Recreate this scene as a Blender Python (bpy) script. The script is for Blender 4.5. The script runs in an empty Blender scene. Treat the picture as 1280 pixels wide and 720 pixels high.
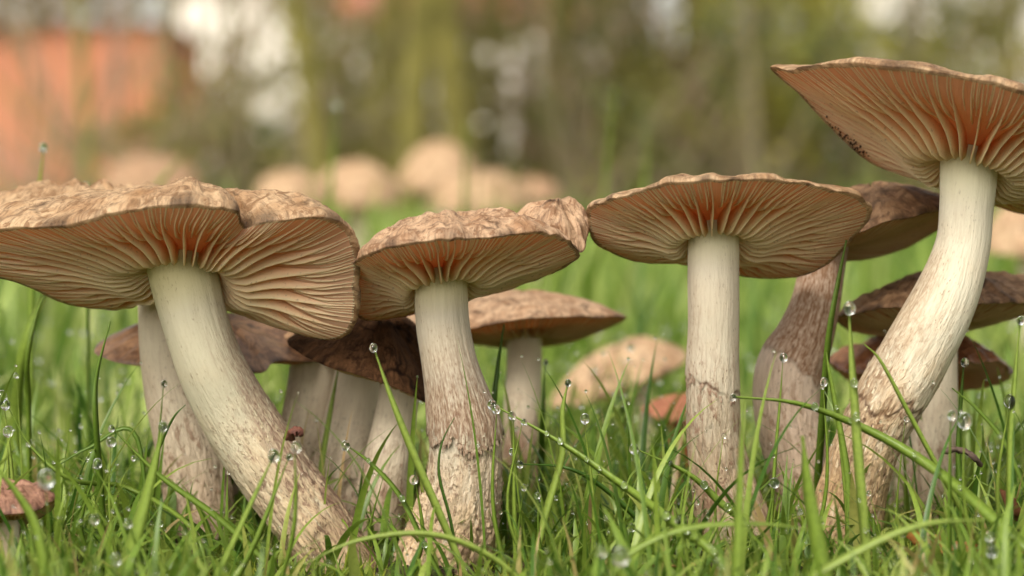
import bpy, math, random
import numpy as np
from math import radians, pi, sin, cos

# ------------------------------------------------------------------ camera, sky, sun, exposure
sc = bpy.context.scene
COL = sc.collection
HC = 0.085                      # camera height above the lawn, metres
LENS = 87.5
K = 36.0 / (LENS * 1280)        # metres per photo pixel per metre of distance
HZ = 320.0                      # horizon row

cam = bpy.data.cameras.new('camera')
cam.lens = LENS
cam.sensor_width = 36
cam.shift_y = (HZ - 360.0) / 1280.0
cam.clip_start = 0.01
cam.clip_end = 600
cam.dof.use_dof = True
cam.dof.focus_distance = 0.685
cam.dof.aperture_fstop = 9.5
co = bpy.data.objects.new('camera', cam)
COL.objects.link(co)
co.location = (0, 0, HC)
co.rotation_euler = (radians(90), 0, 0)
sc.camera = co

SUN_EL, SUN_AZ = radians(42), radians(205)     # azimuth measured clockwise from +Y: behind and left of the camera
w = bpy.data.worlds.new('World')
sc.world = w
w.use_nodes = True
nt = w.node_tree
nt.nodes.clear()
sky = nt.nodes.new('ShaderNodeTexSky')
sky.sky_type = 'NISHITA'
sky.sun_disc = False
sky.sun_elevation = SUN_EL
sky.sun_rotation = SUN_AZ
sky.air_density = 1.0
sky.dust_density = 4.0
sky.ozone_density = 1.0
hs = nt.nodes.new('ShaderNodeHueSaturation')     # an overcast sky is nearly grey
hs.inputs['Saturation'].default_value = 0.16
bg = nt.nodes.new('ShaderNodeBackground')
bg.inputs['Strength'].default_value = 0.15
wo = nt.nodes.new('ShaderNodeOutputWorld')
nt.links.new(sky.outputs[0], hs.inputs['Color'])
wm = nt.nodes.new('ShaderNodeMix'); wm.data_type = 'RGBA'; wm.blend_type = 'MULTIPLY'
wm.inputs[0].default_value = 1.0
wm.inputs[7].default_value = (1.0, 0.955, 0.86, 1)   # warm white balance of the photograph
nt.links.new(hs.outputs[0], wm.inputs[6])
nt.links.new(wm.outputs[2], bg.inputs['Color'])
nt.links.new(bg.outputs[0], wo.inputs['Surface'])

sd = bpy.data.lights.new('sun', 'SUN')
sd.energy = 1.5
sd.angle = radians(20)
sd.color = (1.0, 0.95, 0.86)
so = bpy.data.objects.new('sun', sd)
COL.objects.link(so)
_d = np.array([sin(SUN_AZ) * cos(SUN_EL), cos(SUN_AZ) * cos(SUN_EL), sin(SUN_EL)])
import mathutils
so.rotation_euler = mathutils.Vector(_d).to_track_quat('Z', 'Y').to_euler()
so.location = (0, 0, 5)

sc.view_settings.view_transform = 'Standard'
sc.view_settings.look = 'None'
sc.view_settings.exposure = 0.82
sc.view_settings.gamma = 1
sc.cycles.use_denoising = True
sc.cycles.max_bounces = 8
sc.cycles.diffuse_bounces = 4
sc.cycles.transmission_bounces = 6
sc.cycles.sample_clamp_indirect = 6
sc.cycles.caustics_refractive = False
sc.cycles.caustics_reflective = False

# ------------------------------------------------------------------ helpers
def at(px, py, d):
    """photo pixel at distance d (cm) -> world point (m)"""
    d = d * 0.01
    return np.array([(px - 640) * K * d, d, HC + (HZ - py) * K * d])

_rs = np.random.RandomState(7)
_perm = _rs.permutation(512)
_grad = _rs.normal(size=(512, 3)); _grad /= np.linalg.norm(_grad, axis=1)[:, None]

def perlin(p):
    p = np.asarray(p, float)
    i = np.floor(p).astype(int); f = p - i
    u = f * f * f * (f * (f * 6 - 15) + 10)
    out = 0
    for a in (0, 1):
        wa = u[..., 0] if a else 1 - u[..., 0]
        for b in (0, 1):
            wb = u[..., 1] if b else 1 - u[..., 1]
            for c in (0, 1):
                wc = u[..., 2] if c else 1 - u[..., 2]
                h = _perm[(_perm[(_perm[(i[..., 0] + a) & 511] + i[..., 1] + b) & 511] + i[..., 2] + c) & 511]
                g = _grad[h]
                dd = g[..., 0] * (f[..., 0] - a) + g[..., 1] * (f[..., 1] - b) + g[..., 2] * (f[..., 2] - c)
                out = out + wa * wb * wc * dd
    return out * 1.5

def fbm(p, o=4):
    s, a = 0, 1.0
    for k in range(o):
        s = s + a * perlin(p * 2 ** k + 17.3 * k); a *= 0.5
    return s

def n2(a, b, c=0.0):
    return np.stack(np.broadcast_arrays(np.asarray(a, float), np.asarray(b, float), np.asarray(c, float)), -1)

def smooth(a, b, x):
    t = np.clip((np.asarray(x, float) - a) / (b - a), 0, 1)
    return t * t * (3 - 2 * t)

def unit(v):
    return v / (np.linalg.norm(v, axis=-1, keepdims=True) + 1e-12)

def catmull(P, n, closed=False):
    P = np.asarray(P, float)
    m = len(P)
    if closed:
        t = np.linspace(0, m, n, endpoint=False)
        i = np.floor(t).astype(int); f = (t - i)[:, None]
        p0, p1, p2, p3 = P[(i - 1) % m], P[i % m], P[(i + 1) % m], P[(i + 2) % m]
    else:
        t = np.linspace(0, m - 1 - 1e-9, n)
        i = np.floor(t).astype(int); f = (t - i)[:, None]
        Q = np.vstack([2 * P[0] - P[1], P, 2 * P[-1] - P[-2]])
        p0, p1, p2, p3 = Q[i], Q[i + 1], Q[i + 2], Q[i + 3]
    return 0.5 * (2 * p1 + (p2 - p0) * f + (2 * p0 - 5 * p1 + 4 * p2 - p3) * f ** 2 + (3 * p1 - p0 - 3 * p2 + p3) * f ** 3)

def mesh(name, V, F, mats, parent=None, uv=None, attrs=None, smooth_=True, midx=None, loc=None):
    """V (n,3) world coordinates; F (m,4) or (m,3) indices"""
    V = np.asarray(V, np.float32).reshape(-1, 3)
    F = np.asarray(F, np.int32)
    if parent is not None:
        V = V - np.array(wloc(parent), np.float32)
    elif loc is not None:
        V = V - np.asarray(loc, np.float32)
    k = F.shape[1]
    me = bpy.data.meshes.new(name)
    me.vertices.add(len(V)); me.vertices.foreach_set('co', V.ravel())
    me.loops.add(F.size); me.loops.foreach_set('vertex_index', F.ravel())
    me.polygons.add(len(F))
    me.polygons.foreach_set('loop_start', np.arange(0, F.size, k, dtype=np.int32))
    me.polygons.foreach_set('loop_total', np.full(len(F), k, np.int32))
    me.polygons.foreach_set('use_smooth', np.full(len(F), smooth_, bool))
    if not isinstance(mats, (list, tuple)): mats = [mats]
    for m in mats: me.materials.append(m)
    if midx is not None:
        me.polygons.foreach_set('material_index', np.asarray(midx, np.int32))
    if uv is not None:
        l = me.uv_layers.new(name='UVMap')
        l.data.foreach_set('uv', np.asarray(uv, np.float32).reshape(-1, 2)[F.ravel()].ravel())
    for an, av in (attrs or {}).items():
        a = me.attributes.new(an, 'FLOAT', 'POINT')
        a.data.foreach_set('value', np.asarray(av, np.float32).ravel())
    me.update(calc_edges=True)
    o = bpy.data.objects.new(name, me)
    COL.objects.link(o)
    if parent is not None:
        o.parent = parent
    elif loc is not None:
        o.location = loc
    return o

def wloc(o):
    v = np.zeros(3)
    while o is not None:
        v = v + np.array(o.location); o = o.parent
    return v

def tag(o, label=None, cat=None, group=None, kind=None):
    if label: o['label'] = label
    if cat: o['category'] = cat
    if group: o['group'] = group
    if kind: o['kind'] = kind
    return o

def empty(name, loc, label, cat, group=None):
    o = bpy.data.objects.new(name, None)
    o.empty_display_size = 0.01
    COL.objects.link(o); o.location = loc
    return tag(o, label, cat, group)

def grid_faces(a, b, wrap_a=False):
    """faces of an a x b vertex grid"""
    ia = np.arange(a if wrap_a else a - 1)[:, None]; ib = np.arange(b - 1)[None]
    ja = (ia + 1) % a
    return np.stack([ia * b + ib, ja * b + ib, ja * b + ib + 1, ia * b + ib + 1], -1).reshape(-1, 4)

# ------------------------------------------------------------------ node helpers
class NT:
    def __init__(s, name):
        s.m = bpy.data.materials.new(name); s.m.use_nodes = True
        s.t = s.m.node_tree; s.t.nodes.clear()
        s.out = s.n('ShaderNodeOutputMaterial')
    def n(s, typ, **kw):
        x = s.t.nodes.new(typ)
        for k, v in kw.items(): setattr(x, k, v)
        return x
    def L(s, a, b): s.t.links.new(a, b)
    def setin(s, node, **kw):
        for k, v in kw.items():
            key = k.replace('_', ' ')
            i = node.inputs[key]
            if isinstance(v, bpy.types.NodeSocket): s.L(v, i)
            else: i.default_value = v
        return node
    def attr(s, name): return s.n('ShaderNodeAttribute', attribute_name=name).outputs['Fac']
    def uv(s, sx=1, sy=1):
        u = s.n('ShaderNodeUVMap'); m = s.n('ShaderNodeMapping')
        m.inputs['Scale'].default_value = (sx, sy, 1); s.L(u.outputs[0], m.inputs[0]); return m.outputs[0]
    def obj(s, sc_=100):
        u = s.n('ShaderNodeTexCoord'); m = s.n('ShaderNodeMapping')
        if not isinstance(sc_, tuple): sc_ = (sc_,) * 3
        m.inputs['Scale'].default_value = sc_; s.L(u.outputs['Object'], m.inputs[0]); return m.outputs[0]
    def noise(s, vec, scale=1, detail=3, rough=0.55, dist=0):
        x = s.n('ShaderNodeTexNoise')
        x.inputs['Scale'].default_value = scale; x.inputs['Detail'].default_value = detail
        x.inputs['Roughness'].default_value = rough; x.inputs['Distortion'].default_value = dist
        if vec is not None: s.L(vec, x.inputs['Vector'])
        return x.outputs['Fac']
    def ramp(s, fac, stops, interp='LINEAR'):
        x = s.n('ShaderNodeValToRGB'); cr = x.color_ramp; cr.interpolation = interp
        while len(cr.elements) < len(stops): cr.elements.new(0.5)
        for e, (p, c) in zip(cr.elements, stops):
            e.position = p
            e.color = (c, c, c, 1) if not isinstance(c, tuple) else (*c, 1)
        s.L(fac, x.inputs[0]); return x.outputs[0]
    def mix(s, fac, a, b, mode='MIX'):
        x = s.n('ShaderNodeMix', data_type='RGBA', blend_type=mode)
        for v, i in ((fac, 0), (a, 6), (b, 7)):
            if isinstance(v, bpy.types.NodeSocket): s.L(v, x.inputs[i])
            elif isinstance(v, tuple): x.inputs[i].default_value = (*v, 1)
            else: x.inputs[i].default_value = v
        return x.outputs[2]
    def math(s, op, a, b=0.0, clamp=False):
        x = s.n('ShaderNodeMath', operation=op, use_clamp=clamp)
        for v, i in ((a, 0), (b, 1)):
            if isinstance(v, bpy.types.NodeSocket): s.L(v, x.inputs[i])
            else: x.inputs[i].default_value = v
        return x.outputs[0]
    def bump(s, h, dist, strength=1.0, normal=None):
        x = s.n('ShaderNodeBump'); x.inputs['Distance'].default_value = dist
        x.inputs['Strength'].default_value = strength
        s.L(h, x.inputs['Height'])
        if normal is not None: s.L(normal, x.inputs['Normal'])
        return x.outputs[0]
    def pbr(s, col, rough=0.6, normal=None, spec=0.4, sss=0, sssr=None, coat=0):
        x = s.n('ShaderNodeBsdfPrincipled')
        if isinstance(col, tuple): x.inputs['Base Color'].default_value = (*col, 1)
        else: s.L(col, x.inputs['Base Color'])
        if isinstance(rough, float): x.inputs['Roughness'].default_value = rough
        else: s.L(rough, x.inputs['Roughness'])
        x.inputs['Specular IOR Level'].default_value = spec
        x.inputs['Coat Weight'].default_value = coat
        x.inputs['Coat Roughness'].default_value = 0.15
        if normal is not None: s.L(normal, x.inputs['Normal'])
        return x.outputs[0]
    def trans(s, shader, col, fac):
        t = s.n('ShaderNodeBsdfTranslucent')
        if isinstance(col, tuple): t.inputs[0].default_value = (*col, 1)
        else: s.L(col, t.inputs[0])
        m = s.n('ShaderNodeMixShader'); m.inputs[0].default_value = fac
        s.L(shader, m.inputs[1]); s.L(t.outputs[0], m.inputs[2]); return m.outputs[0]
    def done(s, sh):
        s.L(sh, s.out.inputs[0]); return s.m

# ------------------------------------------------------------------ materials
def mat_top(name, pale, mid, dark, rough=0.6, coat=0.0, spec=0.35, tr=0.22):
    s = NT(name)
    fib = s.noise(s.uv(4.2, 1.9), 1.0, 6, 0.7, 1.4)
    blot = s.noise(s.obj(100), 0.9, 4, 0.6, 0.4)
    fine = s.noise(s.obj(100), 14, 3, 0.6)
    c = s.ramp(blot, [(0.33, mid), (0.56, pale), (0.75, mid)])
    c = s.mix(s.ramp(fib, [(0.47, 0.0), (0.66, 0.8)]), c, dark)
    big = s.noise(s.obj(100), 1.7, 5, 0.7, 1.2)
    c = s.mix(s.ramp(big, [(0.53, 0.0), (0.60, 0.95)]), c, tuple(0.5 * (a + b) for a, b in zip(mid, dark)))
    crk = s.attr('crk')
    c = s.mix(crk, c, tuple(x * 0.35 for x in dark))
    c = s.mix(s.ramp(fine, [(0.3, 0.35), (0.6, 0.0)]), c, mid)
    h = s.math('ADD', s.math('MULTIPLY', fib, 0.5), s.math('ADD', s.math('MULTIPLY', fine, 0.35), s.math('MULTIPLY', big, 0.4)))
    return s.done(s.trans(s.pbr(c, rough, s.bump(h, 0.0008, 1.0), spec, coat=coat), c, tr))

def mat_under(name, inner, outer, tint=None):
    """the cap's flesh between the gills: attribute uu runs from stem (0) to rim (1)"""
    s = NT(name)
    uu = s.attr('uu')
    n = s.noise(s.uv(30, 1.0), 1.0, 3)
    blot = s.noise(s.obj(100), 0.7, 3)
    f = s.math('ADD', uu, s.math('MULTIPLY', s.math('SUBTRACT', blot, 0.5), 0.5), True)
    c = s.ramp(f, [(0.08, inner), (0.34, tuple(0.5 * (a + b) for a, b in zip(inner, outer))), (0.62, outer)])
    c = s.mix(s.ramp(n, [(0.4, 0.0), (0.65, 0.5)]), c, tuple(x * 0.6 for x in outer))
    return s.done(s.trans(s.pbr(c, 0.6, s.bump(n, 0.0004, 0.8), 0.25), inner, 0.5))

def mat_gill(name, inner, outer, edge, tr=0.38):
    s = NT(name)
    uu = s.attr('uu'); ed = s.attr('edge'); rn = s.attr('rnd')
    blot = s.noise(s.obj(100), 0.8, 3)
    f = s.math('ADD', uu, s.math('MULTIPLY', s.math('SUBTRACT', blot, 0.5), 0.45), True)
    c = s.ramp(f, [(0.05, inner), (0.5, tuple(0.45 * a + 0.55 * b for a, b in zip(inner, outer))), (0.85, outer)])
    c2 = s.mix(s.math('POWER', ed, 1.6), c, edge)
    c2 = s.mix(s.math('MULTIPLY', rn, 0.30), c2, outer)
    spots = s.ramp(s.noise(s.obj(100), 9, 2), [(0.63, 0.0), (0.72, 0.45)])
    c2 = s.mix(spots, c2, tuple(x * 0.45 for x in outer))
    return s.done(s.trans(s.pbr(c2, 0.5, None, 0.3), c2, tr))

def mat_stem(name, pale, low, brown, dark, yellow=None):
    """attributes: zone = brown coat, crk = cracks between scales, vv = 0 top to 1 base"""
    s = NT(name)
    zone, crk, vv = s.attr('zone'), s.attr('crk'), s.attr('vv')
    fib = s.noise(s.uv(11, 1.2), 1.0, 5, 0.65, 0.3)
    fleck = s.noise(s.uv(16, 5), 1.0, 3, 0.6)
    blot = s.noise(s.obj(100), 0.8, 4)
    topm = s.ramp(vv, [(0.12, 0.14), (0.6, 1.0)])
    c = s.ramp(vv, [(0.0, yellow or pale), (0.16, pale), (0.5, pale), (0.85, low)])
    c = s.mix(s.math('MULTIPLY', topm, s.ramp(blot, [(0.4, 0.0), (0.75, 0.6)])), c, low)
    strk = s.noise(s.uv(5.5, 1.1), 1.0, 5, 0.7, 0.8)
    lowm = s.ramp(vv, [(0.35, 0.0), (0.6, 1.0)])
    c = s.mix(s.math('MULTIPLY', s.ramp(strk, [(0.30, 1.0), (0.46, 0.0)]), s.math('MULTIPLY', lowm, 0.85)), c, tuple(min(1, x * 1.35) for x in pale))
    c = s.mix(s.math('MULTIPLY', s.ramp(strk, [(0.54, 0.0), (0.66, 1.0)]), s.math('MULTIPLY', lowm, 0.75)), c, tuple(0.5 * (a + b) for a, b in zip(low, brown)))
    c = s.mix(s.math('MULTIPLY', topm, s.ramp(fib, [(0.5, 0.0), (0.72, 0.5)])), c, brown)
    zf = s.math('MULTIPLY', zone, s.ramp(s.math('ADD', s.math('MULTIPLY', fib, 0.5), s.math('MULTIPLY', fleck, 0.5)), [(0.36, 0.15), (0.56, 1.0)]))
    c = s.mix(zf, c, brown)
    c = s.mix(crk, c, dark)
    blo2 = s.noise(s.uv(3.0, 1.3), 1.0, 4, 0.7, 1.0)
    c = s.mix(s.math('MULTIPLY', lowm, s.ramp(blo2, [(0.54, 0.0), (0.61, 0.75)])), c, brown)
    sp = s.math('MULTIPLY', s.ramp(fleck, [(0.59, 0.0), (0.66, 0.9)]), s.math('MULTIPLY', s.ramp(vv, [(0.05, 0.30), (0.6, 1.0)]), s.ramp(s.noise(s.obj(100), 1.6, 3), [(0.44, 0.05), (0.60, 1.0)])))
    c = s.mix(sp, c, dark)
    h = s.math('ADD', s.math('ADD', s.math('MULTIPLY', fib, 0.8), s.math('MULTIPLY', fleck, 0.4)), s.math('MULTIPLY', s.math('MULTIPLY', strk, lowm), 1.2))
    return s.done(s.trans(s.pbr(c, 0.55, s.bump(s.math('MULTIPLY', h, s.ramp(vv, [(0.15, 0.25), (0.6, 1.0)])), 0.0010, 1.0), 0.3), c, 0.10))

def mat_grass(name, stops, tr=0.42, rough=0.38):
    s = NT(name)
    r = s.attr('rnd'); v = s.attr('vv')
    c = s.ramp(r, stops)
    c = s.mix(s.ramp(v, [(0.0, 0.55), (0.25, 0.0)]), c, (0.30, 0.34, 0.10))
    st = s.noise(s.obj(100), 6, 2)
    c = s.mix(s.ramp(st, [(0.45, 0.0), (0.7, 0.22)]), c, (0.02, 0.06, 0.01))
    return s.done(s.trans(s.pbr(c, rough, None, 0.45), c, tr))

GREEN = [(0.0, (0.055, 0.135, 0.016)), (0.3, (0.14, 0.235, 0.028)), (0.6, (0.24, 0.345, 0.05)), (0.90, (0.34, 0.43, 0.09)), (0.95, (0.40, 0.36, 0.11)), (1.0, (0.44, 0.30, 0.15))]
M_GRASS = mat_grass('grass_blade_green', GREEN)
M_LAWN = mat_grass('lawn_green', [(0.0, (0.035, 0.095, 0.012)), (0.35, (0.16, 0.265, 0.03)), (0.65, (0.34, 0.44, 0.09)), (1.0, (0.46, 0.50, 0.19))], 0.45, 0.42)
M_MOSS = mat_grass('moss_green', [(0.0, (0.07, 0.12, 0.012)), (0.4, (0.17, 0.24, 0.02)), (0.75, (0.32, 0.36, 0.035)), (1.0, (0.28, 0.17, 0.05))], 0.35, 0.6)

def simple(name, c1, c2, scale=100, nscale=3, rough=0.7, bumpd=0.0005, spec=0.3, coat=0, tr=0):
    s = NT(name)
    n = s.noise(s.obj(scale), nscale, 5, 0.65, 0.3)
    c = s.ramp(n, [(0.3, c1), (0.7, c2)])
    sh = s.pbr(c, rough, s.bump(n, bumpd, 0.9), spec, coat=coat)
    if tr: sh = s.trans(sh, c, tr)
    return s.done(sh)

M_DIRT = simple('dirt', (0.015, 0.008, 0.006), (0.05, 0.025, 0.015), 100, 9)
s = NT('dew_water')
g = s.n('ShaderNodeBsdfGlass'); g.inputs['IOR'].default_value = 1.333; g.inputs['Roughness'].default_value = 0.0
g.inputs['Color'].default_value = (0.99, 1, 1, 1)
M_DEW = s.done(g.outputs[0])

# ------------------------------------------------------------------ the ground
def ground_z(x, y):
    x = np.asarray(x, float); y = np.asarray(y, float)
    z = 0.005 * perlin(n2(x * 9, y * 9, 3.3)) + 0.002 * perlin(n2(x * 40, y * 40, 1.3))
    z = z - 0.002
    rise = smooth(0.9, 4.5, y) * 0.105 + smooth(4.5, 9, y) * 0.07
    return z + rise + 0.02 * smooth(1.5, 4, y) * perlin(n2(x * 1.3, y * 1.3, 9.1))

def axis_pts(parts):
    return np.concatenate([np.linspace(a, b, n, endpoint=False) for a, b, n in parts] + [[parts[-1][1]]])

xs = axis_pts([(-300, -20, 8), (-20, -3, 14), (-3, -0.6, 20), (-0.6, 0.6, 150), (0.6, 3, 20), (3, 20, 14), (20, 300, 8)])
ys = axis_pts([(-300, -10, 8), (-10, 0.2, 12), (0.2, 1.4, 150), (1.4, 6, 60), (6, 20, 20), (20, 400, 12)])
X, Y = np.meshgrid(xs, ys, indexing='ij')
V = np.stack([X, Y, ground_z(X, Y)], -1)
s = NT('soil_and_litter')
n1 = s.noise(s.obj(100), 1.2, 6, 0.7); n3 = s.noise(s.obj(1.2), 1.0, 4)
c = s.ramp(n1, [(0.3, (0.02, 0.017, 0.01)), (0.5, (0.06, 0.055, 0.02)), (0.62, (0.07, 0.10, 0.02)), (0.75, (0.14, 0.10, 0.05))])
tc = s.n('ShaderNodeTexCoord'); sep = s.n('ShaderNodeSeparateXYZ'); s.L(tc.outputs['Object'], sep.inputs[0])
far = s.ramp(s.math('MULTIPLY', sep.outputs[1], 0.1), [(0.12, 0.0), (0.2, 1.0)])
lawnc = s.ramp(n3, [(0.3, (0.08, 0.16, 0.02)), (0.7, (0.15, 0.23, 0.04))])
c = s.mix(far, c, lawnc)
lit = s.ramp(s.math('MULTIPLY', sep.outputs[1], 0.1), [(0.46, 0.0), (0.56, 1.0)])
litc = s.ramp(s.noise(s.obj(8), 1, 4), [(0.3, (0.10, 0.07, 0.035)), (0.55, (0.20, 0.14, 0.08)), (0.7, (0.13, 0.15, 0.04))])
c = s.mix(lit, c, litc)
M_SOIL = s.done(s.pbr(c, 0.9, s.bump(n1, 0.002, 1.0), 0.2))
tag(mesh('ground', V.reshape(-1, 3), grid_faces(len(xs), len(ys))[:, ::-1], M_SOIL), kind='structure')

# ------------------------------------------------------------------ grass
def blades(n, x, y, h, wid, lean, seg, rng, curl=1.0, z0=None, vee=0.0):
    """returns V, F, attrs, tips for n blades; arrays x, y, h, wid, lean"""
    az = rng.uniform(0, 2 * pi, n)
    face = rng.uniform(0, 2 * pi, n)
    z = ground_z(x, y) - 0.003 if z0 is None else z0
    s_ = np.linspace(0, 1, seg + 1)
    th = lean[:, None] * (0.25 + curl * s_[None] ** 1.6 * 1.1)
    ds = h[:, None] / seg
    dx = np.concatenate([np.zeros((n, 1)), np.cumsum(np.sin(th[:, 1:]) * ds, 1)], 1)
    dz = np.concatenate([np.zeros((n, 1)), np.cumsum(np.cos(th[:, 1:]) * ds, 1)], 1)
    cx = x[:, None] + dx * np.cos(az)[:, None]; cy = y[:, None] + dx * np.sin(az)[:, None]; cz = z[:, None] + dz
    side = az + pi / 2 + rng.normal(0, 0.6, n)
    prof = np.clip(1 - s_ ** 2.6, 0.04, 1) * (0.75 + 0.5 * np.minimum(s_ * 3, 1) * 0.5)
    hw = wid[:, None] * 0.5 * prof[None]
    sx = np.cos(side)[:, None] * hw; sy = np.sin(side)[:, None] * hw
    C = np.stack([cx, cy, cz], -1)
    S = np.stack([sx, sy, 0 * sx], -1)
    if vee:
        nr = np.stack([-np.sin(side)[:, None] * hw, np.cos(side)[:, None] * hw, 0 * hw], -1) * vee
        VV = np.stack([C - S, C + nr, C + S], 2); m = 3
    else:
        VV = np.stack([C - S, C + S], 2); m = 2
    V = VV.reshape(-1, 3)
    i = np.arange(n)[:, None, None] * (seg + 1) * m + np.arange(seg)[None, :, None] * m + np.arange(m - 1)[None, None]
    F = np.stack([i, i + 1, i + m + 1, i + m], -1).reshape(-1, 4)
    rnd = np.repeat(rng.uniform(0, 1, n), (seg + 1) * m)
    vv = np.tile(np.repeat(s_, m), n)
    return V, F, {'rnd': rnd, 'vv': vv}, C[:, -1]

rng = np.random.RandomState(3)
def spread(n, y0, y1, margin=1.35):
    y = np.sqrt(rng.uniform(y0 ** 2, y1 ** 2, n))
    x = rng.uniform(-1, 1, n) * y * K * 640 * margin
    return x, y

# short near turf, around the mushrooms
x, y = spread(7200, 0.47, 0.84, 1.6)
ppx = 640 + x / (K * y)
gap = np.exp(-((ppx - 430) / 120) ** 2) + np.exp(-((ppx - 590) / 60) ** 2) * 0.9 + 0.5 * np.exp(-((ppx - 1050) / 70) ** 2)
keep = (y > 0.70) | (rng.uniform(0, 1, len(x)) > 0.55 * np.clip(gap, 0, 1))
x, y, gap = x[keep], y[keep], np.clip(gap[keep], 0, 1) * (y[keep] < 0.70)
hmax = (1 - 0.35 * gap) * np.interp(y, [0.47, 0.54, 0.60, 0.66, 0.72, 0.84], [0.034, 0.033, 0.034, 0.039, 0.047, 0.052])
h = hmax * rng.uniform(0.35, 1.0, len(x)) ** 1.2
V, F, A, tips_near = blades(len(x), x, y, h, rng.uniform(0.0008, 0.0024, len(x)) * (1 + 0.9 * (rng.uniform(0, 1, len(x)) > 0.85)), rng.uniform(0.15, 1.9, len(x)), 9, rng, vee=0.25)
near_grass = tag(mesh('grass', V, F, M_GRASS, attrs=A), 'wet green grass growing thickly round the mushroom stems', 'grass', kind='stuff')

# longer tangled blades standing beside the stems
x, y = spread(950, 0.62, 0.80, 1.6)
ppx = 640 + x / (K * y)
free = (ppx < 175) | ((ppx > 640) & (ppx < 850)) | (ppx > 1135) | (rng.uniform(0, 1, len(x)) > 0.82)
x, y = x[free], y[free]
V, F, A, tips_long = blades(len(x), x, y, rng.uniform(0.03, 0.072, len(x)), rng.uniform(0.0008, 0.0026, len(x)), rng.uniform(0.25, 1.9, len(x)), 12, rng, vee=0.25)
tag(mesh('grass', V, F, M_GRASS, attrs=A), 'long tangled green blades leaning every way between the stems', 'grass', kind='stuff')

x, y = spread(260, 1.05, 2.0, 1.3)
V, F, A, _ = blades(len(x), x, y, rng.uniform(0.10, 0.15, len(x)) * np.interp(y, [1.05, 2.0], [0.85, 1.1]), rng.uniform(0.003, 0.006, len(x)), rng.uniform(0.05, 0.8, len(x)), 9, rng)
tag(mesh('grass', V, F, M_LAWN, attrs=A), 'tall soft grass blades rising before the far mushrooms', 'grass', kind='stuff')

x, y = spread(5200, 0.80, 1.45, 1.5)
h = rng.uniform(0.025, 0.075, len(x)) * np.interp(y, [0.8, 1.0, 1.45], [0.7, 0.85, 1.2])
tall = (rng.uniform(0, 1, len(x)) > 0.97) & (y > 1.0)
h[tall] = rng.uniform(0.085, 0.13, tall.sum())
V, F, A, _ = blades(len(x), x, y, h, rng.uniform(0.0018, 0.0046, len(x)), rng.uniform(0.1, 1.5, len(x)), 6, rng)
A['rnd'] = np.clip(A['rnd'] * 0.85 + 0.08 + 0.6 * np.repeat(perlin(n2(x * 9, y * 7, 4)), 14), 0, 1)
tag(mesh('grass', V, F, M_LAWN, attrs=A), 'longer green grass behind the mushroom cluster', 'grass', kind='stuff')

x, y = spread(26000, 1.4, 5.6, 1.5)
h = rng.uniform(0.03, 0.075, len(x)) * np.interp(y, [1.4, 5.6], [1.0, 1.3])
tall = rng.uniform(0, 1, len(x)) > 0.965
h[tall] *= 1.0 + 1.1 * np.interp(y[tall], [1.4, 3.5], [1, 0.4])
V, F, A, _ = blades(len(x), x, y, h, rng.uniform(0.003, 0.008, len(x)), rng.uniform(0.1, 1.5, len(x)), 4, rng)
A['rnd'] = np.clip(A['rnd'] * 0.6 + 0.2 + 0.7 * np.repeat(perlin(n2(x * 3, y * 2, 4)), 10), 0, 1)
tag(mesh('grass', V, F, M_LAWN, attrs=A), 'out of focus lawn grass stretching back to the shrubs', 'grass', kind='stuff')

# moss and low leaves between the blades
x, y = spread(34000, 0.56, 0.84, 1.5)
keep = perlin(n2(x * 25, y * 25, 5)) > -0.12
x, y = x[keep], y[keep]
h = rng.uniform(0.004, 0.010, len(x)) * (1 + 1.1 * np.clip(perlin(n2(x * 22, y * 22, 8)) + 0.1, 0, 1))
V, F, A, _ = blades(len(x), x, y, h, rng.uniform(0.0007, 0.0016, len(x)), rng.uniform(0.1, 1.6, len(x)), 3, rng)
A['rnd'] = np.clip(A['rnd'] * 0.6 + 0.45 * np.repeat(perlin(n2(x * 30, y * 30, 2)) + 0.5, 8), 0, 1)
tag(mesh('moss', V, F, M_MOSS, attrs=A), 'yellow green moss carpeting the soil under the grass', 'moss', kind='stuff')

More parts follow.
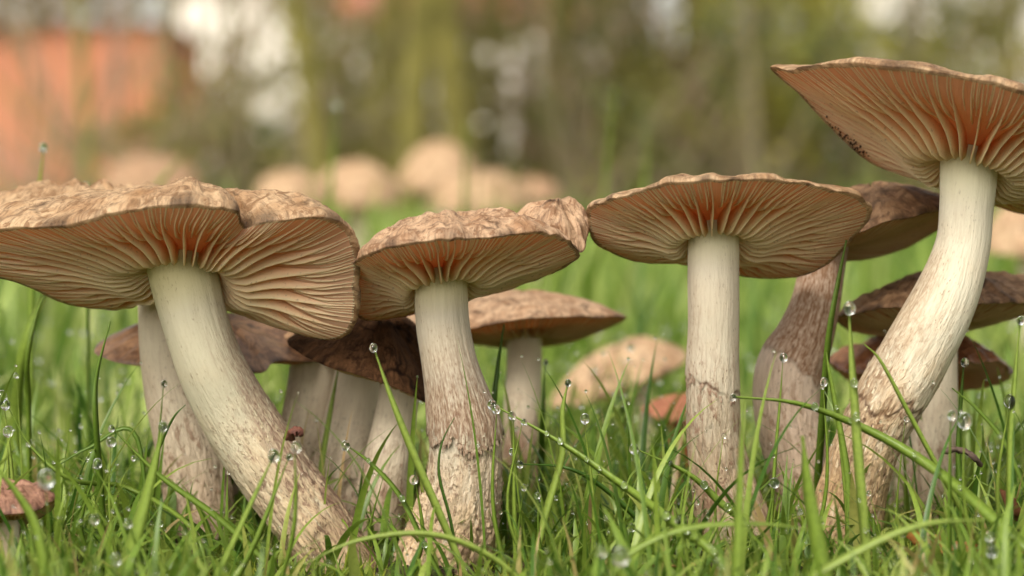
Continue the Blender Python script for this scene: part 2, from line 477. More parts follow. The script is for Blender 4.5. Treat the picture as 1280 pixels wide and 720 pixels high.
# ------------------------------------------------------------------ mushrooms
def build_stem(root, ctrl, d0, mat, ring=None, seed=0, rough=1.0, nth=150, nl=230, shag=(0.45, 0.06), side_brown=0.0, coat_top=None, flare=0.0, ringdark=1.0, coat_side=None, scales=0, ring_share=0.25, lift=1.0):
    """ctrl: (px, py, dz, r_px)"""
    P = np.array([list(at(a, b, d0 + c)) + [r * K * (d0 + c) * 0.01] for a, b, c, r in ctrl])
    C = catmull(P, nl)
    c, r = C[:, :3], np.maximum(C[:, 3], 0.0005)
    T = unit(np.gradient(c, axis=0))
    ref = np.array([0, 1.0, 0])
    S = unit(np.cross(np.broadcast_to(ref, T.shape), T)); B = np.cross(T, S)
    th = np.linspace(0, 2 * pi, nth, endpoint=False)
    L = np.concatenate([[0], np.cumsum(np.linalg.norm(np.diff(c, axis=0), axis=1))]) * 100   # cm
    rc = r.mean() * 100
    TH, LL = np.meshgrid(th, L, indexing='ij')
    vv = LL / L[-1]
    cx, cy = np.cos(TH) * rc, np.sin(TH) * rc
    def N(fa, fl, k, o=3): return fbm(np.stack([cx * fa, cy * fa, LL * fl + seed * 7.7 + k * 31.0], -1), o)
    low = smooth(shag[0], shag[0] + 0.25, vv)
    disp = 0.03 * N(0.8, 0.35, 1, 2) + 0.012 * N(5, 0.5, 2) * rough
    # overlapping scales: a saw along the stem
    ph = LL * 0.55 + 2.3 * N(3.0, 0.50, 3, 3)
    saw = ph - np.floor(ph)
    disp += low * shag[1] * (saw - 0.5) * rough
    disp += low * 0.045 * N(4.5, 1.0, 7, 3) * rough
    crk = low * (smooth(0.90, 0.985, saw) * smooth(-0.1, 0.35, N(2.2, 0.8, 4, 2))) * 0.9
    rid = np.abs(N(3.6, 0.55, 5, 2))
    crk = np.maximum(crk, low * (1 - smooth(0.0, 0.035, rid)) * 0.8 * smooth(0.0, 0.3, N(1.2, 0.6, 9, 2)))
    zone = np.zeros_like(LL)
    if coat_top: zone = smooth(coat_top[0], coat_top[1], vv) * coat_top[2]
    if ring:
        rv = ring[0] + ring[1] * N(1.5, 0.0, 6, 4) + ring[2] * np.cos(TH - ring[3]) 
        above = 1 - smooth(0.0, 0.006, vv - rv)
        zone = zone * above + (1 - above) * 0.10
        disp += 0.055 * above * smooth(-0.16, 0.0, vv - rv) * ring[4]
        line = np.exp(-((vv - rv - 0.004) / 0.006) ** 2)
        crk = np.maximum(crk, line * 0.9 * ringdark * smooth(-0.45, 0.1, N(1.3, 0.9, 8, 2)))
    if side_brown:
        sb = smooth(0.15, 1.15, np.cos(TH - (coat_side if coat_side is not None else 0.0)) + 0.4 * N(2, 0.5, 10, 2)) * side_brown
        zone = np.maximum(zone, sb * smooth(0.08, 0.35, vv))
    rr = r[None] + disp * 0.01
    if flare: rr = rr + flare * 0.01 * smooth(0.86, 1.0, vv)
    V = c[None] + (S[None] * np.cos(TH)[..., None] + B[None] * np.sin(TH)[..., None]) * rr[..., None]
    uvu = TH * rc
    uv = np.stack([uvu, LL], -1)
    # close the seam with its own column of vertices
    cat = lambda a: np.concatenate([a, a[:1]], 0)
    V = cat(V); uv2 = cat(uv); uv2[-1, :, 0] = 2 * pi * rc
    if scales:
        rg = np.random.RandomState(900 + seed); m = scales
        v0 = rg.uniform(shag[0] + 0.03, 0.97, m); t0 = rg.uniform(0, 2 * pi, m)
        if ring:
            k = int(m * ring_share); v0[:k] = -1
        Ls = 0.01 * rg.uniform(0.08, 0.30, m); Wd = 0.01 * rg.uniform(0.03, 0.10, m); Lf = 0.01 * rg.uniform(0.01, 0.05, m) * lift
        idx = (t0 / (2 * pi) * nth).astype(int) % nth
        if ring:
            for q in range(k):
                v0[q] = min(0.97, rv[idx[q], 0] - 0.002 + rg.uniform(-0.012, 0.004)); Wd[q] *= 1.3; Lf[q] *= 1.3; Ls[q] *= 0.8
        li = np.clip((v0 * (nl - 1)).astype(int), 0, nl - 2)
        base_p = V[idx, li]; nrm = unit(V[idx, li] - c[li]); tg = T[li]; tg = unit(tg - (tg * nrm).sum(1, keepdims=True) * nrm)
        sd_ = np.cross(nrm, tg)
        sgn = np.where(np.arange(m) < (k if ring else 0), 1.0, -1.0)[:, None]      # ring tatters hang down, scales point up
        rows = []
        for f, wf in ((0, 0.9), (0.35, 1.0), (0.7, 0.7), (1.0, 0.12)):
            cc = base_p + tg * sgn * (Ls * f)[:, None] + nrm * (Lf * f ** 1.7 + 0.00002 + 0.0001 * f)[:, None] + sd_ * (Wd * 0.35 * np.sin(idx * 3.1) * f)[:, None]
            hw = (Wd * 0.5 * wf)[:, None]
            rows += [cc - sd_ * hw, cc + nrm * hw * 0.35, cc + sd_ * hw]
        SV = np.stack(rows, 1)
        gf = grid_faces(4, 3)
        SF = (gf[None] + (np.arange(m) * 12)[:, None, None]).reshape(-1, 4)
        zz = np.repeat(np.where(sgn[:, 0] > 0, 0.9, 0.0), 12)
        cks = np.tile(np.repeat([0.0, 0.0, 0.15, 0.75], 3), m) * np.repeat(rg.uniform(0.2, 1, m), 12)
        tag(mesh('scales', SV.reshape(-1, 3), SF, mat, root, uv=np.stack([np.repeat(t0 * rc, 12) + np.tile([-.03, 0, .03] * 4, m), np.repeat(v0 * L[-1], 12) + np.tile(np.repeat([0, .1, .2, .3], 3), m)], -1),
                 attrs={'zone': zz, 'crk': cks, 'vv': np.repeat(v0, 12)}), kind='stuff')
    o = mesh('stem', V.reshape(-1, 3), grid_faces(nth + 1, nl), mat, root, uv=uv2.reshape(-1, 2),
             attrs={'zone': np.clip(cat(zone), 0, 1), 'crk': np.clip(cat(crk), 0, 1), 'vv': cat(vv)})
    return o

def build_cap(root, rim, d0, attach, ar, apex, m_top, m_under, m_gill, seed=0, nfull=44, gh=0.34, bulge=0.10,
              dome=0.25, rimt=0.16, crinkle=0.05, ragged=0.02, gills='each', nt_=260, wav=1.0, flat=False, belly=0.0, dirt=None):
    P0 = np.array([at(a, b, d0 + c) for a, b, c in rim])
    A = at(attach[0], attach[1], d0 + attach[2]); Q = at(apex[0], apex[1], d0 + apex[2])
    D = catmull(P0, 1440, True)
    D = D - D.mean(0) * 0
    cen = D.mean(0)
    _, _, vt = np.linalg.svd(D - cen); N = vt[2]
    if np.dot(N, Q - A) < 0: N = -N
    if N[2] < 0: N = -N
    rad = np.linalg.norm(D - cen, axis=1).mean() * 100      # cm
    # parametrise by the angle seen from the stem
    e1 = unit(np.cross(N, [0, 1, 0.1])); e2 = np.cross(N, e1)
    dseg = np.linalg.norm(np.roll(D, -1, 0) - D, axis=1)
    wgt = dseg / np.linalg.norm(D - A, axis=1) + 0.55 * dseg / (rad * 0.01)
    cum = np.concatenate([[0], np.cumsum(wgt)]); tt = cum / cum[-1]
    Dc = np.vstack([D, D[:1]])
    # ragged wavy edge
    tn = tt * 2 * pi
    ring3 = n2(np.cos(tn) * 3, np.sin(tn) * 3, seed * 3.1)
    ring8 = n2(np.cos(tn) * 11, np.sin(tn) * 11, seed * 3.1 + 5)
    ring20 = n2(np.cos(tn) * 34, np.sin(tn) * 34, seed * 3.1 + 9)
    outd = unit(Dc - cen)
    Dc = Dc + outd * (0.01 * (ragged * 1.2 * perlin(ring8) + ragged * 0.7 * perlin(ring20)))[:, None] + N * (0.01 * (0.05 * perlin(ring3) + ragged * perlin(ring8)))[:, None]
    def Pf(t):
        t = np.mod(t, 1.0)
        return np.stack([np.interp(t, tt, Dc[:, k]) for k in range(3)], -1)
    def Sf(t):
        v = Pf(t) - A
        v = v - (v @ N)[..., None] * N
        return A + unit(v) * (ar * K * (d0 + attach[2]) * 0.01)
    R = rad * 0.01
    def E(t, u):
        S, P = Sf(t), Pf(t)
        u_ = u[..., None]
        return S + (P - S) * u_ - N * (bulge * R * np.sin(pi * u_ ** 0.8) * 0.9) - N * (0.01 * belly * (np.exp(-((u_ - 0.17) / 0.15) ** 2) - 0.55 * np.exp(-(u_ / 0.07) ** 2)))
    def hgt(u):
        return 0.01 * (gh + belly * 0.8 * np.exp(-((u - 0.17) / 0.15) ** 2)) * (0.60 + 0.40 * smooth(0, 0.16, u)) * (1 - smooth(0.15, 0.92, u)) ** 1.15 + 0.00042 * (1 - u) ** 0.5
    t = np.linspace(0, 1, nt_ + 1)
    # underside
    us = np.concatenate([[0, 0.03], np.linspace(0.08, 0.965, 22)])
    TT, UU = np.meshgrid(t, us, indexing='ij')
    VU = E(TT, UU) + N * hgt(UU)[..., None]
    # top: from the inner lip over the rolled edge to the apex
    sv = np.linspace(0, 1, 58)
    v = sv ** 1.7
    TT2, VV2 = np.meshgrid(t, v, indexing='ij')
    P = Pf(TT2)
    rimt = rimt * np.clip(0.75 + 1.3 * perlin(np.stack([np.cos(TT2 * 2 * pi) * 4, np.sin(TT2 * 2 * pi) * 4, 0 * TT2 + seed * 1.7], -1)), 0.25, 1.9)
    outw = unit(P - cen - ((P - cen) @ N)[..., None] * N)
    vv_ = VV2[..., None]
    prof = dome * (1 - (1 - VV2) ** 1.8) * (1 - VV2) ** 0.55 * 0.9
    if flat: prof = dome * (1 - (1 - VV2) ** 4.5) * (1 - VV2) ** 0.3
    VT = P + (Q - P) * vv_ + N * (R * prof)[..., None] + N * (0.01 * rimt * np.sqrt(np.clip(VV2 / 0.035, 0, 1)))[..., None]
    VT = VT + outw * (0.01 * rimt * 0.45 * np.exp(-((VV2 - 0.012) / 0.02) ** 2))[..., None]
    pc = VT * 100
    cr = fbm(pc * 1.1 + seed * 5.5, 4); crf = fbm(pc * np.array([3.5, 3.5, 3.5]) + seed, 3)
    ridg = 1 - np.abs(fbm(pc * 0.9 + 40 + seed, 3)) * 2
    fade = smooth(0.0, 0.1, VV2) * (1 - 0.7 * smooth(0.9, 1, VV2)) 
    disp = crinkle * (cr * 1.0 + 0.25 * crf + 0.6 * ridg) * fade + crinkle * 0.35 * crf * smooth(0, 0.01, VV2)
    VT = VT + N * (0.01 * disp)[..., None]
    crk = smooth(0.12, 0.0, np.abs(fbm(pc * 0.8 + 9 + seed, 3))) * smooth(0.0, 0.3, fbm(pc * 0.6 + 3 + seed, 2)) * 0.9
    edge_st = smooth(0.06, 0.0, VV2) * smooth(-0.05, 0.3, perlin(np.stack([np.cos(TT2 * 2 * pi) * 6, np.sin(TT2 * 2 * pi) * 6, 0 * TT2 + seed], -1))) * 0.75
    crk = np.maximum(crk * fade, edge_st)
    nU, nT = len(us), len(v)
    # join: underside grid then top grid (share the inner lip)
    grid = np.concatenate([VU, VT], 1)
    uvU = np.stack([TT * 2 * pi * rad, (UU - 1) * rad], -1); uvT = np.stack([TT2 * 2 * pi * rad, VV2 * rad], -1)
    uv = np.concatenate([uvU, uvT], 1)
    F = grid_faces(nt_ + 1, nU + nT)
    cell = np.tile(np.arange(nU + nT - 1), nt_)
    midx = (cell >= nU - 1).astype(int)
    uu = np.concatenate([UU, np.ones_like(VV2)], 1); ck = np.concatenate([0 * UU, crk], 1)
    cap = mesh('cap', grid.reshape(-1, 3), F, [m_under, m_top], root, uv=uv.reshape(-1, 2), attrs={'uu': uu, 'crk': ck}, midx=midx)
    if dirt:
        rgd = np.random.RandomState(77); q = at(dirt[0], dirt[1], d0 + 2.4)
        tq = np.linspace(0, 1, 400); tb0 = tq[np.argmin(np.linalg.norm(Pf(tq) - q, axis=1))]
        td = tb0 + rgd.normal(0, 0.016, 70); ud = 0.97 - np.abs(rgd.normal(0, 0.10, 70))
        pd = E(td, ud) - N * 0.0002
        th_ = np.linspace(0, 2 * pi, 6, endpoint=False); ph_ = np.linspace(0.01, pi - 0.01, 4)
        A1, B1 = np.meshgrid(th_, ph_, indexing='ij')
        U0 = np.stack([np.sin(B1) * np.cos(A1), np.sin(B1) * np.sin(A1), np.cos(B1)], -1).reshape(-1, 3)
        VD = U0[None] * (rgd.uniform(0.0001, 0.00035, (70, 1, 1)) * (1 + 0.6 * rgd.uniform(-1, 1, (70, 24, 1)))) + pd[:, None]
        tag(mesh('dirt_specks', VD.reshape(-1, 3), (grid_faces(6, 4, True)[None] + (np.arange(70) * 24)[:, None, None]).reshape(-1, 4), M_DIRT, cap), kind='stuff')
    # gills
    if gills:
        rg = np.random.RandomState(100 + seed)
        tl = []
        n = nfull
        for i in range(n):
            b = i / n
            tl.append((b, 0.0)); tl.append((b + 0.5 / n, 0.30 + 0.12 * rg.rand()))
            tl.append((b + 0.25 / n, 0.48 + 0.14 * rg.rand())); tl.append((b + 0.75 / n, 0.48 + 0.14 * rg.rand()))
            if gills == 'each' and i % 1 == 0: tl.append((b + (0.125 if i % 2 else 0.875) / n, 0.66 + 0.1 * rg.rand())); tl.append((b + (0.375 if i % 2 else 0.625) / n, 0.66 + 0.1 * rg.rand()))
        ns = 13
        allV, allF, allA = [], [], []
        for gi, (tb, u0) in enumerate(tl):
            u = u0 + (0.975 - u0) * np.linspace(0, 1, ns) ** 0.85
            jit = rg.normal(0, 0.06) / n
            te = tb + jit + wav * (0.18 / n) * perlin(n2(tb * 7.0 + seed, u * 1.7, 1.7)) * 2 + wav * 0.05 / n * perlin(n2(tb * 60, u * 4.0, 4.0 + seed))
            E0 = E(te, u)
            hh = hgt(u)
            tap = smooth(-0.02, 0.34, (u - u0)) if u0 > 0 else np.ones(ns)
            low_ = 0.93 + 0.14 * rg.rand()
            base = E0 + N * (hh * 1.06 + 0.0001)[:, None]
            edge = E0 + N * (hh * (1 - tap * low_))[:, None]
            dt = 0.002
            tang = unit(E(te + dt, u) - E(te - dt, u))
            wb = 0.00034 * np.ones(ns); we = (0.00021 - 0.00012 * smooth(0.1, 0.8, u))[:, None]
            wb = np.minimum(wb, 0.00050 * (0.3 + u))
            lean = 0.0003 * perlin(n2(tb * 30, u * 2, seed + 2.0))
            edge = edge + tang * lean[:, None]
            Vg = np.stack([base - tang * wb[:, None], edge - tang * we, edge + tang * we, base + tang * wb[:, None]], 1)
            Fg = grid_faces(ns, 4)
            Ag = {'uu': np.repeat(u, 4), 'edge': np.tile([0, 1, 1, 0], ns), 'rnd': np.full(ns * 4, rg.rand())}
            if gills == 'each':
                mesh('gill', Vg.reshape(-1, 3), Fg, m_gill, cap, attrs=Ag)
            else:
                allF.append(Fg + len(allV) * ns * 4); allV.append(Vg.reshape(-1, 3)); allA.append(Ag)
        if gills != 'each':
            tag(mesh('gills', np.concatenate(allV), np.concatenate(allF), m_gill, cap,
                     attrs={k: np.concatenate([a[k] for a in allA]) for k in allA[0]}), kind='stuff')
    return cap

# colours
T_SAND = mat_top('cap_skin_sandy', (0.66, 0.47, 0.29), (0.43, 0.25, 0.125), (0.085, 0.038, 0.016), tr=0.34)
T_PINK = mat_top('cap_skin_pinkish', (0.66, 0.46, 0.30), (0.42, 0.235, 0.125), (0.09, 0.038, 0.018), tr=0.32)
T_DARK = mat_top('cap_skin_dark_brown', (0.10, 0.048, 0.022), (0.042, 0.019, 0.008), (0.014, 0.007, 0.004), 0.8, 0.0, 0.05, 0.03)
T_RED = mat_top('cap_skin_red_brown', (0.52, 0.25, 0.12), (0.32, 0.12, 0.045), (0.07, 0.02, 0.012), 0.3, 0.4, 0.5)
T_PURP = mat_top('cap_skin_purple_brown', (0.44, 0.27, 0.15), (0.24, 0.125, 0.06), (0.06, 0.028, 0.015))
T_PALE = mat_top('cap_skin_pale_tan', (0.66, 0.48, 0.31), (0.46, 0.29, 0.16), (0.18, 0.08, 0.04))
T_ORANGE = mat_top('cap_skin_orange_red', (0.46, 0.20, 0.11), (0.34, 0.13, 0.07), (0.16, 0.04, 0.02))
U_MAIN = mat_under('gill_bed_orange', (0.84, 0.30, 0.11), (0.74, 0.49, 0.32))  # orange near the stem: redder flesh, plus light through the cap painted in
G_MAIN = mat_gill('gill_tan', (0.94, 0.42, 0.14), (0.80, 0.56, 0.36), (0.97, 0.85, 0.58), 0.52)
U_RED = mat_under('gill_bed_brown', (0.62, 0.24, 0.09), (0.54, 0.30, 0.14))
G_RED = mat_gill('gill_brown', (0.68, 0.32, 0.13), (0.58, 0.36, 0.17), (0.72, 0.54, 0.28), 0.45)
ST1 = mat_stem('stem_olive_cream', (0.48, 0.44, 0.32), (0.56, 0.40, 0.24), (0.17, 0.09, 0.06), (0.08, 0.032, 0.018), (0.58, 0.52, 0.22))
ST2 = mat_stem('stem_grey_brown', (0.54, 0.49, 0.39), (0.66, 0.47, 0.28), (0.21, 0.13, 0.08), (0.13, 0.06, 0.035), (0.66, 0.58, 0.26))
ST4 = mat_stem('stem_beige', (0.58, 0.52, 0.41), (0.54, 0.40, 0.26), (0.25, 0.14, 0.09), (0.12, 0.055, 0.035), (0.72, 0.66, 0.40))
ST5 = mat_stem('stem_cream', (0.68, 0.63, 0.50), (0.62, 0.42, 0.23), (0.27, 0.16, 0.085), (0.12, 0.06, 0.035), (0.74, 0.69, 0.42))
ST11 = mat_stem('stem_purple_brown', (0.70, 0.56, 0.45), (0.66, 0.48, 0.34), (0.26, 0.135, 0.07), (0.08, 0.04, 0.03))
STP = mat_stem('stem_pale_pinkish', (0.68, 0.59, 0.45), (0.58, 0.43, 0.30), (0.28, 0.16, 0.10), (0.10, 0.05, 0.03))

def mushroom(px, py, d, label, group='mushrooms of the cluster in the grass'):
    p = at(px, py, d)
    p[2] = ground_z(p[0], p[1])
    return empty('mushroom', p, label, 'mushroom', group)

# 1: big folded cap at the left
r1 = mushroom(440, 720, 70, 'broad two-lobed mushroom with a thick olive cream stem leaning steeply to the right')
build_stem(r1, [(222, 305, 0, 44), (231, 350, 0, 43.5), (243, 400, 0, 41), (262, 455, 0.1, 42.5), (288, 505, 0.3, 45), (316, 550, 0.3, 47), (358, 612, 0, 46), (400, 668, -0.3, 45), (434, 722, -0.5, 44), (458, 768, -0.6, 45)], 70, ST1,
           seed=1, side_brown=0.85, coat_side=3.3, shag=(0.45, 0.035), scales=420, lift=0.7, nl=330, nth=170)
c1 = build_cap(r1, [(-75, 302, -.5), (0, 288, -2.3), (72, 283, -3.1), (126, 270, -3.5), (173, 262, -3.7), (217, 257, -3.8), (268, 259, -3.7), (297, 266, -3.2), (305, 284, -2.3), (322, 279, -2.7), (361, 273, -2.9), (405, 272, -2.7), (432, 282, -2.1), (446, 312, -1.6), (447, 355, -.9), (443, 405, -.2), (415, 425, .5), (361, 415, 1.4), (325, 400, 2.0), (278, 372, 2.8), (230, 374, 3.2), (180, 376, 3.2), (144, 387, 3), (90, 381, 2.4), (36, 360, 1.5), (-30, 335, .5)],
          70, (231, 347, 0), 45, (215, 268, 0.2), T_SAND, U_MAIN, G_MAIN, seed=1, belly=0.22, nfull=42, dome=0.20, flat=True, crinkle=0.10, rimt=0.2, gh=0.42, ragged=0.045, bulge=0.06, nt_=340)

# 2: second cap
r2 = mushroom(560, 720, 70, 'mushroom with a grey brown furry stem that turns pale and shaggy below its torn ring')
build_stem(r2, [(551, 325, 0, 33), (551, 362, 0, 33), (554, 405, 0, 33.5), (562, 450, 0, 35), (573, 500, 0, 40), (581, 540, 0, 44), (581, 585, 0, 45.5), (576, 625, 0, 50), (566, 665, 0, 55), (552, 705, 0, 59), (540, 750, 0, 62)], 70, ST2,
           seed=2, ring=(0.52, 0.05, 0.02, 3.0, 1.6), coat_top=(0.10, 0.45, 1.0), shag=(0.48, 0.075), scales=650, ring_share=0.22, rough=1.25, nl=330, nth=180)
c2 = build_cap(r2, [(442, 350, 0), (443, 330, -1.4), (458, 322, -2.5), (480, 311, -3), (517, 304, -3.3), (559, 299, -3.5), (628, 295, -3.3), (680, 291, -2.6), (708, 300, -1.7), (724, 318, -.6), (714, 328, .5), (691, 341, 1.5), (646, 359, 2.4), (614, 366, 2.8), (580, 370, 3.0), (540, 386, 3.1), (500, 397, 2.8), (457, 400, 2.0), (438, 377, 1.0)],
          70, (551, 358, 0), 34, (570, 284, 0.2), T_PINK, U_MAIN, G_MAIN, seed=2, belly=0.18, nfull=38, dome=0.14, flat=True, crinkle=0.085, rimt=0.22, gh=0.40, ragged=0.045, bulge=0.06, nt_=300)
# its folded back lobe
lob = build_cap(r2, [(640, 280, 0.6), (672, 290, -0.6), (705, 302, -0.9), (726, 316, -0.8), (734, 296, -0.4), (734, 274, 0.2), (718, 268, 1.0), (690, 270, 1.2)], 70.5, (705, 296, 0.1), 3, (700, 262, 0.2), T_PINK, U_RED, G_RED, seed=12, gills=None, dome=0.34, flat=True, crinkle=0.11, rimt=0.1, nt_=120)
lob.name = 'cap_lobe'

# 4: the round parasol in the middle
r4 = mushroom(905, 650, 71.5, 'upright mushroom with a straight pale beige stem and an open round cap showing every gill')
build_stem(r4, [(892, 270, 0, 32), (892, 306, 0, 31.5), (892, 360, 0, 32), (892, 420, .2, 32.5), (891, 480, .4, 33), (893, 540, .7, 34.5), (900, 590, 1.0, 38), (910, 630, 1.2, 44), (918, 665, 1.3, 52)], 70, ST4,
           seed=4, ring=(0.51, 0.03, 0.028, 3.1, 0.5), shag=(0.5, 0.03), scales=240, ring_share=0.3, lift=0.5, rough=0.7, side_brown=0.45, coat_side=-0.4, nl=300)
c4 = build_cap(r4, [(735, 266, -.2), (752, 254, -1.4), (784, 243, -2.3), (840, 231, -3.1), (920, 224, -3.6), (1000, 229, -3.0), (1058, 242, -1.7), (1087, 257, -.4), (1083, 278, .5), (1062, 302, 1.5), (1033, 332, 2.3), (990, 348, 3.1), (930, 346, 3.6), (870, 332, 3.4), (805, 327, 2.6), (765, 315, 1.5), (740, 295, .6)],
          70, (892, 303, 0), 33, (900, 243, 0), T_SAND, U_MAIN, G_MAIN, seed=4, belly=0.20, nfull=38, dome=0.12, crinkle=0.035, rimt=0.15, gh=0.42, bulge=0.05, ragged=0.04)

# 5: tallest at the right
r5 = mushroom(1055, 640, 70.5, 'tallest mushroom with a cream stem curving down and a wide cap cut by the frame')
build_stem(r5, [(1213, 175, 0, 36), (1211, 215, 0, 36), (1208, 260, 0, 34), (1202, 310, 0, 34.5), (1180, 375, 0, 41), (1146, 440, 0, 43.5), (1112, 500, 0, 43), (1084, 555, 0.2, 41), (1068, 605, .4, 42), (1058, 650, .6, 46), (1052, 690, .6, 50)], 70, ST5,
           seed=5, ring=(0.62, 0.05, 0.03, -0.3, 0.6), side_brown=0.65, coat_side=-0.3, shag=(0.5, 0.045), scales=420, ring_share=0.2, lift=0.7, rough=0.9, nl=330, nth=170)
c5 = build_cap(r5, [(964, 84, 0.2), (985, 88, -1.2), (1013, 83, -2.2), (1062, 79, -3.4), (1141, 86, -4.3), (1225, 100, -4.6), (1290, 119, -4.4), (1370, 145, -3.2), (1430, 180, -1.5), (1440, 215, 0.5), (1400, 250, 2.2), (1340, 270, 3.2), (1280, 268, 3.8), (1240, 256, 4.2), (1174, 230, 4.2), (1114, 215, 3.6), (1079, 195, 3.0), (1044, 165, 2.4), (1002, 119, 1.4), (972, 94, .6)],
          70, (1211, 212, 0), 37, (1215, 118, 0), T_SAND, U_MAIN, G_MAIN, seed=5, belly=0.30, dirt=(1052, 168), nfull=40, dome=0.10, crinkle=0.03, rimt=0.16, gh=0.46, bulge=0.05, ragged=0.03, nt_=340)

# 6: mushroom behind the first one, its cap hidden by the folded cap
r6 = mushroom(255, 680, 74, 'mushroom with a smooth pale stem half hidden behind the leaning olive cream stem')
build_stem(r6, [(200, 330, 0, 30), (203, 385, 0, 31), (209, 440, 0, 34), (222, 500, 0, 39), (236, 555, 0, 42), (247, 620, 0, 43), (255, 690, 0, 42)], 74, STP, seed=6, shag=(0.5, 0.03), nl=180, nth=100, side_brown=0.4, coat_side=0.1)
build_cap(r6, [(-60, 300, 0), (0, 292, -1.5), (90, 287, -2.2), (200, 286, -2.2), (270, 290, -1.0), (300, 300, 1), (250, 322, 2.4), (150, 330, 3), (30, 325, 2), (-40, 312, 1)], 75, (195, 318, 0), 30, (90, 262, 0.5), T_SAND, U_RED, G_RED, seed=6, gills=None, dome=0.32, flat=True, crinkle=0.13, nt_=260)

# 7: glossy red brown cap low behind the stem at the left
r7 = mushroom(262, 660, 77, 'small glossy red brown cap whose two ends stick out behind the leaning stem')
build_stem(r7, [(262, 430, 0, 26), (265, 480, 0, 28), (272, 540, 0, 29), (280, 600, 0, 31), (284, 670, 0, 33)], 77, STP, seed=7, shag=(0.4, 0.03), nl=120, nth=80, side_brown=0.7)
build_cap(r7, [(118, 440, -.3), (135, 449, -1.0), (170, 456, -1.7), (240, 462, -2.2), (290, 466, -2.3), (328, 466, -2.0), (345, 452, -1.7), (392, 452, -.6), (400, 430, .4), (372, 424, 1.5), (300, 428, 2.2), (200, 424, 2), (140, 422, 1)], 76, (262, 445, 0), 26, (255, 398, 0.3), mat_top('cap_skin_wet_brown', (0.34, 0.19, 0.10), (0.20, 0.095, 0.045), (0.05, 0.022, 0.012), 0.35, 0.5, 0.5), U_RED, G_RED, seed=7, gills=None, dome=0.22, crinkle=0.03, rimt=0.08, nt_=180)

# 8: dark velvety cap between the first and second
r8 = mushroom(485, 670, 72.5, 'dark brown velvety cap drooping in the shade under its pale neighbours')
build_stem(r8, [(500, 440, 0, 24), (498, 500, 0, 25), (488, 560, 0, 29), (478, 610, 0, 33), (470, 670, 0, 36)], 73.5, STP, seed=8, shag=(0.6, 0.02), nl=140, nth=90)
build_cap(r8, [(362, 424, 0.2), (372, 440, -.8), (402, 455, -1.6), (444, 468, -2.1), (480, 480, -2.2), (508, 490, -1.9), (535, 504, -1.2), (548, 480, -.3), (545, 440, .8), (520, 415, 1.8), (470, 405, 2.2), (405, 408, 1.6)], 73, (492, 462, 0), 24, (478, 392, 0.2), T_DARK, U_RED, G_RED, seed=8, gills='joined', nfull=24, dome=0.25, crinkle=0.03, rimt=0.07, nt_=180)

# 9, 10: the two fat stems behind
r9 = mushroom(375, 640, 77, 'stained whitish stem standing behind the dark velvety cap on its left side')
build_stem(r9, [(396, 420, 0, 30), (392, 470, 0, 31), (384, 530, 0, 33), (376, 590, 0, 35), (372, 660, 0, 38)], 76.5, STP, seed=9, shag=(0.3, 0.03), nl=120, nth=80, side_brown=0.9, coat_side=0.0)
build_cap(r9, [(345, 425, 0), (395, 430, -1.4), (440, 425, 0), (395, 418, 1.4)], 76.5, (396, 424, 0), 30, (396, 408, 0), T_PURP, U_RED, G_RED, seed=9, gills=None, dome=0.2, nt_=100)
r10 = mushroom(430, 660, 75, 'swollen pale beige stem standing between the whitish and the slim stem')
build_stem(r10, [(452, 430, 0, 26), (447, 480, 0, 30), (436, 540, 0, 35), (428, 590, 0, 38), (425, 650, 0, 38), (425, 690, 0, 38)], 75.5, STP, seed=10, shag=(0.35, 0.03), nl=120, nth=80, side_brown=0.3)
build_cap(r10, [(410, 436, 0), (452, 442, -1.2), (495, 438, 0), (452, 430, 1.2)], 75.5, (452, 436, 0), 26, (452, 416, 0), T_PURP, U_RED, G_RED, seed=10, gills=None, dome=0.2, nt_=100)

# 11: purple brown cap behind the middle one
r11 = mushroom(1010, 660, 74, 'mushroom with a purple brown stem bursting from a pale torn sheath')
build_stem(r11, [(1036, 290, 0, 27), (1028, 330, 0, 28), (1019, 380, 0, 31), (1004, 425, 0, 37), (986, 462, 0, 42), (984, 510, 0, 42), (996, 570, 0, 40), (1008, 620, 0, 38), (1012, 680, 0, 38)], 74, ST11,
           seed=11, ring=(0.46, 0.06, 0.07, 2.6, 0.3), coat_top=(0.0, 0.05, 1.0), shag=(0.55, 0.03), nl=220, nth=120, ringdark=0.4)
build_cap(r11, [(985, 285, -.2), (1010, 302, -1.2), (1050, 297, -2.2), (1075, 290, -2.5), (1111, 277, -2.6), (1150, 268, -2.2), (1180, 262, -1.4), (1198, 256, 0), (1185, 278, 1.2), (1160, 296, 2), (1128, 312, 2.5), (1090, 322, 2.6), (1052, 323, 2.4), (1010, 315, 1.5)], 74.5, (1030, 312, 0), 28, (1090, 238, 0.2), T_PURP, U_RED, G_RED, seed=11, gills='joined', nfull=40, dome=0.26, crinkle=0.05, rimt=0.1)

# 12: brown cap behind the tall curved stem
r12 = mushroom(1170, 640, 75.5, 'flat dark brown cap reaching out both sides behind the tall curved stem')
build_stem(r12, [(1172, 390, 0, 24), (1171, 440, 0, 25), (1170, 500, 0, 26), (1168, 560, 0, 29), (1165, 620, 0, 33), (1163, 680, 0, 35)], 75, STP, seed=13, shag=(0.6, 0.02), nl=130, nth=80)
build_cap(r12, [(1046, 396, 0.2), (1062, 392, -1.0), (1100, 387, -2.0), (1170, 383, -2.8), (1250, 380, -2.6), (1310, 374, -1.6), (1340, 366, 0), (1310, 382, 1.4), (1250, 398, 2.2), (1180, 412, 2.6), (1100, 416, 2.2), (1060, 412, 1.2)], 76, (1172, 402, 0), 24, (1178, 347, 0.2), T_PURP, U_RED, G_RED, seed=14, gills='joined', nfull=40, dome=0.22, ragged=0.06, crinkle=0.09, rimt=0.08)

